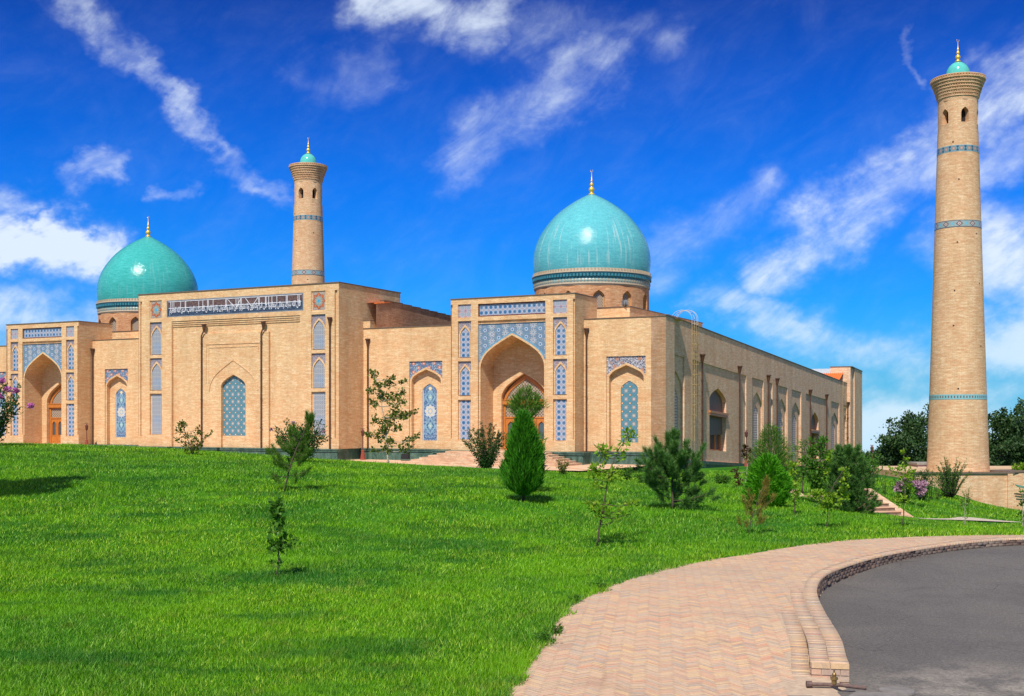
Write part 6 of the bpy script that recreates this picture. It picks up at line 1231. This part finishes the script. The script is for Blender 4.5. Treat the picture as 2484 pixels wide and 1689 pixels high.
# low shrubs behind
for i, (px_, Y, h_, w2, mt, lb) in enumerate(((1420, 58, .75, 1.4, 'mid', 'low leafy shrub on the lawn edge right of the slim light-green sapling'), (1465, 55, .6, 1.7, 'mid', 'low spreading shrub with pale flowers left of the tufted pine'), (1640, 55, .55, 1.1, 'mid', 'small round shrub on the lawn right of the tufted pine'), (1800, 62, 1.0, 2.2, 'dark', 'low dark shrub below the side wing behind the saplings'), (1850, 64, .9, 2.2, 'dark', 'low dark shrub below the side wing, right of its twin'), (1568, 58, .7, .6, 'dark', 'tiny dark conifer-like shrub beyond the tufted pine'))):
    vase('low_shrub', *dxy(px_, Y), label=lb, h=h_, w_=w2, nst=18, mat_=mt, leaf=(.10, .05), per=45, thick=.10)
cluster_tree('sapling', *dxy(2050, 35.8), label='tall airy sapling with sparse lime leaves in front of the garden steps', trunk=[(0, 0, 0), (.02, 0, .8), (.06, 0, 1.6), (.0, 0, 2.4)], clusters=[(-.02, 2.3, .06, 24), (.08, 2.1, .06, 24), (.02, 1.85, .10, 44), (-.2, 1.75, .08, 30), (-.45, 1.8, .06, 26), (.1, 1.6, .12, 50), (.35, 1.7, .09, 36), (.25, 1.5, .08, 30), (-.1, 1.5, .09, 30), (.15, 1.3, .09, 44), (.0, .95, .09, 50), (-.2, .9, .08, 36), (-.35, .85, .05, 16), (.12, .85, .07, 26), (-.1, .75, .06, 20)], mat_='yellowgreen', leaf=(.08, .045), tr=.016)
vase('crape_myrtle', *dxy(2056, 53), label='shrub covered in mauve-pink flowers on the slope above the garden steps', h=1.3, w_=1.7, nst=16, mat_='dark', leaf=(.09, .04), per=50, fl=([(-.35, -.3, .95), (-.1, -.3, 1.1), (.45, -.4, .85), (.6, -.4, .7), (.3, -.4, 1.0), (.65, -.3, .95), (-.45, -.3, .75), (.5, -.4, .55)], 'flower2', .11))
vase('shrub', *dxy(2092, 57), label='dark rounded shrub beside the mauve-flowered one', h=1.75, w_=1.3, nst=22, mat_='dark', leaf=(.09, .045), per=80, thick=.11)
vase('vase_shrub', *dxy(2158, 64), label='upright vase-shaped shrub with bare-tipped shoots before the retaining wall', h=2.35, w_=2.5, nst=34, mat_='mid', leaf=(.085, .035), per=90, thick=.045, tr=.03, zmin=.18, rag=.6, spread=1.0, bark='bark_dark')
vase('shrub', *dxy(2150, 64.4), label='dark leafy heart of growth inside the vase-shaped shrub', h=1.75, w_=.9, nst=14, mat_='dark', leaf=(.10, .05), per=110, thick=.13)
for px_, Y, h_, lb in ((2113, 60, 1.9, 'whippy young shoot left of the vase-shaped shrub, nearer the minaret foot'), (2128, 61, 1.6, 'shorter whippy shoot right beside the taller one'), (2008, 58, 1.3, 'thin twiggy sapling on the slope above the garden steps'), (2196, 62, .9, 'small grey-green bush at the foot of the retaining wall')):
    vase('thin_shrub', *dxy(px_, Y), label=lb, h=h_, w_=.8, nst=7, mat_='feather', leaf=(.10, .02), per=34, thick=.05, tr=.012, cat='shrub')
cluster_tree('sapling', *dxy(2190, 39), label='very thin yellowish sapling on the lawn below the retaining wall', trunk=[(0, 0, 0), (.0, 0, .5), (.03, 0, 1.0)], clusters=[(.05, 1.0, .08, 14), (-.12, .9, .07, 12), (.15, .8, .08, 14), (-.05, .7, .08, 12), (.1, .5, .05, 6), (0, .3, .05, 8)], mat_='dry', leaf=(.06, .03), tr=.012, bark='bark_pale')
cluster_tree('sapling', *dxy(2321, 40), label='thin sapling cut by the right edge of the photo', trunk=[(0, 0, 0), (.0, 0, .6), (-.02, 0, 1.3)], clusters=[(-.05, .9, .08, 26), (.05, 1.1, .08, 26), (0, 1.3, .08, 20), (-.08, .55, .07, 26), (.06, .4, .06, 18)], mat_='mid', leaf=(.08, .04), tr=.014, bark='bark_pale')
vase('lettuce_shrub', 35.4, 81.5, label='pale bright-green leafy clump on the terrace right of the minaret', h=.55, w_=2.0, nst=24, mat_='yellowgreen', leaf=(.2, .16), per=24, thick=.10, z=-.47, spread=1.0)
# trees behind the minaret
for i, (px_, Y, w2, topy, lb) in enumerate(((2030, 100, 3.6, 975, 'lower, left-most broad tree beside the pink shed, left of the minaret'), (2062, 106, 3.3, 940, 'tall tree directly left of the minaret, with an uneven top'), (2098, 112, 3.4, 936, 'tall tree half hidden by the left edge of the minaret'), (2018, 118, 3.2, 1000, 'small round tree farthest left in the gap beyond the mosque'), (1985, 124, 4.2, 1022, 'low tree just past the end pier of the side wing'),
    (2252, 100, 2.6, 938, 'tall tree hidden partly by the right edge of the minaret'), (2285, 104, 3.0, 985, 'tree with a lower crown, second to the right of the minaret'), (2318, 100, 3.4, 930, 'tallest tree at the right edge of the photo'), (2270, 96, 3.0, 1000, 'dense low tree right of the minaret foot'), (2345, 98, 4.0, 950, 'tree beyond the right edge of the photo'))):
    X_, Y_ = dxy(px_, Y); zb = -3.4; ht = 3.3 + (948 - topy) * Y / 2683 - zb
    big_tree(X_, Y_, lb, ht * .96, w2 * 1.25, 'poplar', 6500 if Y < 115 else 4000, z=zb, leaf=(.24, .15), seed=20 + i, spiky=.55 if topy < 960 else .2)
for i, (px_, Y, w2, topy) in enumerate(((2210, 118, 5, 990), (2150, 120, 5, 985), (1960, 150, 5, 1050), (2380, 120, 6, 975))):
    X_, Y_ = dxy(px_, Y); big_tree(X_, Y_, ['tree standing right behind the minaret shaft', 'second tree hidden behind the minaret shaft', 'distant low tree beyond the end pier', 'far tree outside the right edge'][i], 3.3 + (948 - topy) * Y / 2683 + 4, w2, 'poplar', 3500, z=-4, leaf=(.3, .2), seed=60 + i, group=None)

# weeds along the pavement edge
for i, (x_, y_, s_) in enumerate(((.55, 17.3, 1.0), (.72, 18.1, .7), (1.75, 22.6, 1.0), (1.2, 21.2, .6))):
    vase('weed', x_ - .05, y_, label=['leafy weed where the lawn first overhangs the pavement, nearest the camera', 'weed a step beyond the nearest one on the pavement edge', 'broad-leaved weed farthest along the pavement edge', 'small weed midway along the pavement edge'][i], h=.20 * s_, w_=.5 * s_, nst=12, mat_='mid', leaf=(.07, .025), per=12, thick=.02, tr=.003, cat='weed')

# ================================================================== GRASS
def make_grass(N, seed):
    rg = np.random.default_rng(seed); u = rg.random(N); a_ = .25; y0_, y1_ = 12.0, 75.0
    Y = ((y0_ ** -a_) + u * (y1_ ** -a_ - y0_ ** -a_)) ** (-1 / a_); X = rg.uniform(-.50, .56, N) * Y + rg.uniform(-3.2, 1.2, N)
    s1 = signed(X, Y, LE); s_loc = (X - CX) * UX + (Y - CY) * UY; t_loc = (X - CX) * NX + (Y - CY) * NY
    fr = (.04 + .10 * np.clip(np.sin(Y * 2.3) + np.sin(Y * 5.1 + 1) + .3 * np.sin(Y * 13), 0, 2)) * rg.random(N); keep = ((s1 < -.02 + fr) | (Y > 60)) & ~((t_loc > -9.4) & (s_loc < .2)); 
    pd = np.abs(Y - np.interp(X, pth[:, 0], pth[:, 1], left=-99, right=999)); keep &= (pd > .45 + .6 * np.exp(-((X - 20) / 1.4) ** 2))
    keep &= ~((X > 12.8) & (X < 16.3) & (Y > 45.8) & (Y < 50.5))
    X, Y = X[keep], Y[keep]; n = len(X); Z = ground(X, Y); keep = Z > -6; 
    s1 = s1[keep] if len(s1) == n else signed(X, Y, LE)
    k = (Y / 14.0); cl = np.sin(X * 2.1 + 1.3 * np.sin(Y * 1.7)) * np.sin(Y * 1.3 + 1.1 * np.sin(X * 1.1)); edge = np.exp(-np.abs(s1) / .35) * (Y < 40)
    h = (.040 + .032 * rg.random(n) + .018 * cl + .05 * edge * rg.random(n)) * (0.8 + .2 * k) * np.where(rg.random(n) < .03, 1.7, 1.0); w2 = (.0075 + .008 * rg.random(n)) * k ** .92
    a = rg.random(n) * 6.283; ln = rg.normal(0, .5, (n, 2)) + np.array([.12, -.05]); B = np.stack([X, Y, Z - .012], 1); sd_ = np.stack([np.cos(a), np.sin(a), np.zeros(n)], 1) * w2[:, None] * .5
    tip = B + np.stack([ln[:, 0] * h, ln[:, 1] * h, h + .012], 1); return np.stack([B - sd_, B + sd_, tip], 1)
G = make_grass(1080000, 7); n_ = len(G)
m = bpy.data.materials.new('grass_blades'); m.use_nodes = True; t = NT(m.node_tree); t.n.remove(t.n['Principled BSDF']); out = t.n['Material Output']
at_ = t.new('ShaderNodeAttribute'); at_.attribute_name = 'tone'; P_ = t.obj(); x, y, z = t.xyz(P_)
pa = t.noise(P_, 0.30, 4, 0.62, 0.5); pb = t.noise(t.vec(t.m('MULTIPLY', x, .6), t.m('MULTIPLY', y, 1.2), 3), 0.55, 5, 0.65); pc = t.noise(P_, 2.2, 3, 0.6)
c = t.ramp(at_.outputs['Fac'], [(0.0, (0.020, 0.10, 0.003)), (0.4, (0.072, 0.265, 0.004)), (0.8, (0.165, 0.43, 0.008)), (1.0, (0.40, 0.64, 0.12))])
pl = t.noise(P_, 0.10, 4, 0.6, 0.6); c = t.mix(t.m('MULTIPLY', t.sstep(pl, 0.44, 0.58), 0.85), c, t.mix(1.0, c, (1.9, 1.4, 0.8), 'MULTIPLY')); pd_ = t.noise(P_, 0.42, 5, 0.7, 1.0); c = t.mix(t.m('MULTIPLY', t.sstep(pd_, 0.60, 0.74), 0.55), c, (0.34, 0.34, 0.07))
c = t.mix(t.m('MULTIPLY', t.sstep(pa, 0.46, 0.60), 0.65), c, (0.21, 0.48, 0.006)); c = t.mix(t.m('MULTIPLY', t.sstep(pb, 0.50, 0.64), 0.62), c, (0.020, 0.15, 0.018)); c = t.mix(t.m('MULTIPLY', t.sstep(pc, 0.54, 0.68), 0.45), c, (0.22, 0.30, 0.03))
d = t.new('ShaderNodeBsdfPrincipled'); t.put(d.inputs['Base Color'], c); d.inputs['Roughness'].default_value = .5; d.inputs['Specular IOR Level'].default_value = .3
tr = t.new('ShaderNodeBsdfTranslucent'); t.put(tr.inputs[0], c); mx_ = t.new('ShaderNodeMixShader'); mx_.inputs[0].default_value = .3; t.l.new(d.outputs[0], mx_.inputs[1]); t.l.new(tr.outputs[0], mx_.inputs[2]); t.l.new(mx_.outputs[0], out.inputs[0])
go = mesh_np('grass', G.reshape(-1, 3), np.arange(n_ * 3).reshape(-1, 3), m, smooth=False); at = go.data.attributes.new('tone', 'FLOAT', 'FACE'); at.data.foreach_set('value', np.random.default_rng(3).random(n_).astype(np.float32))
tag(go, 'bright green mown grass covering the slope', 'grass', kind='stuff')
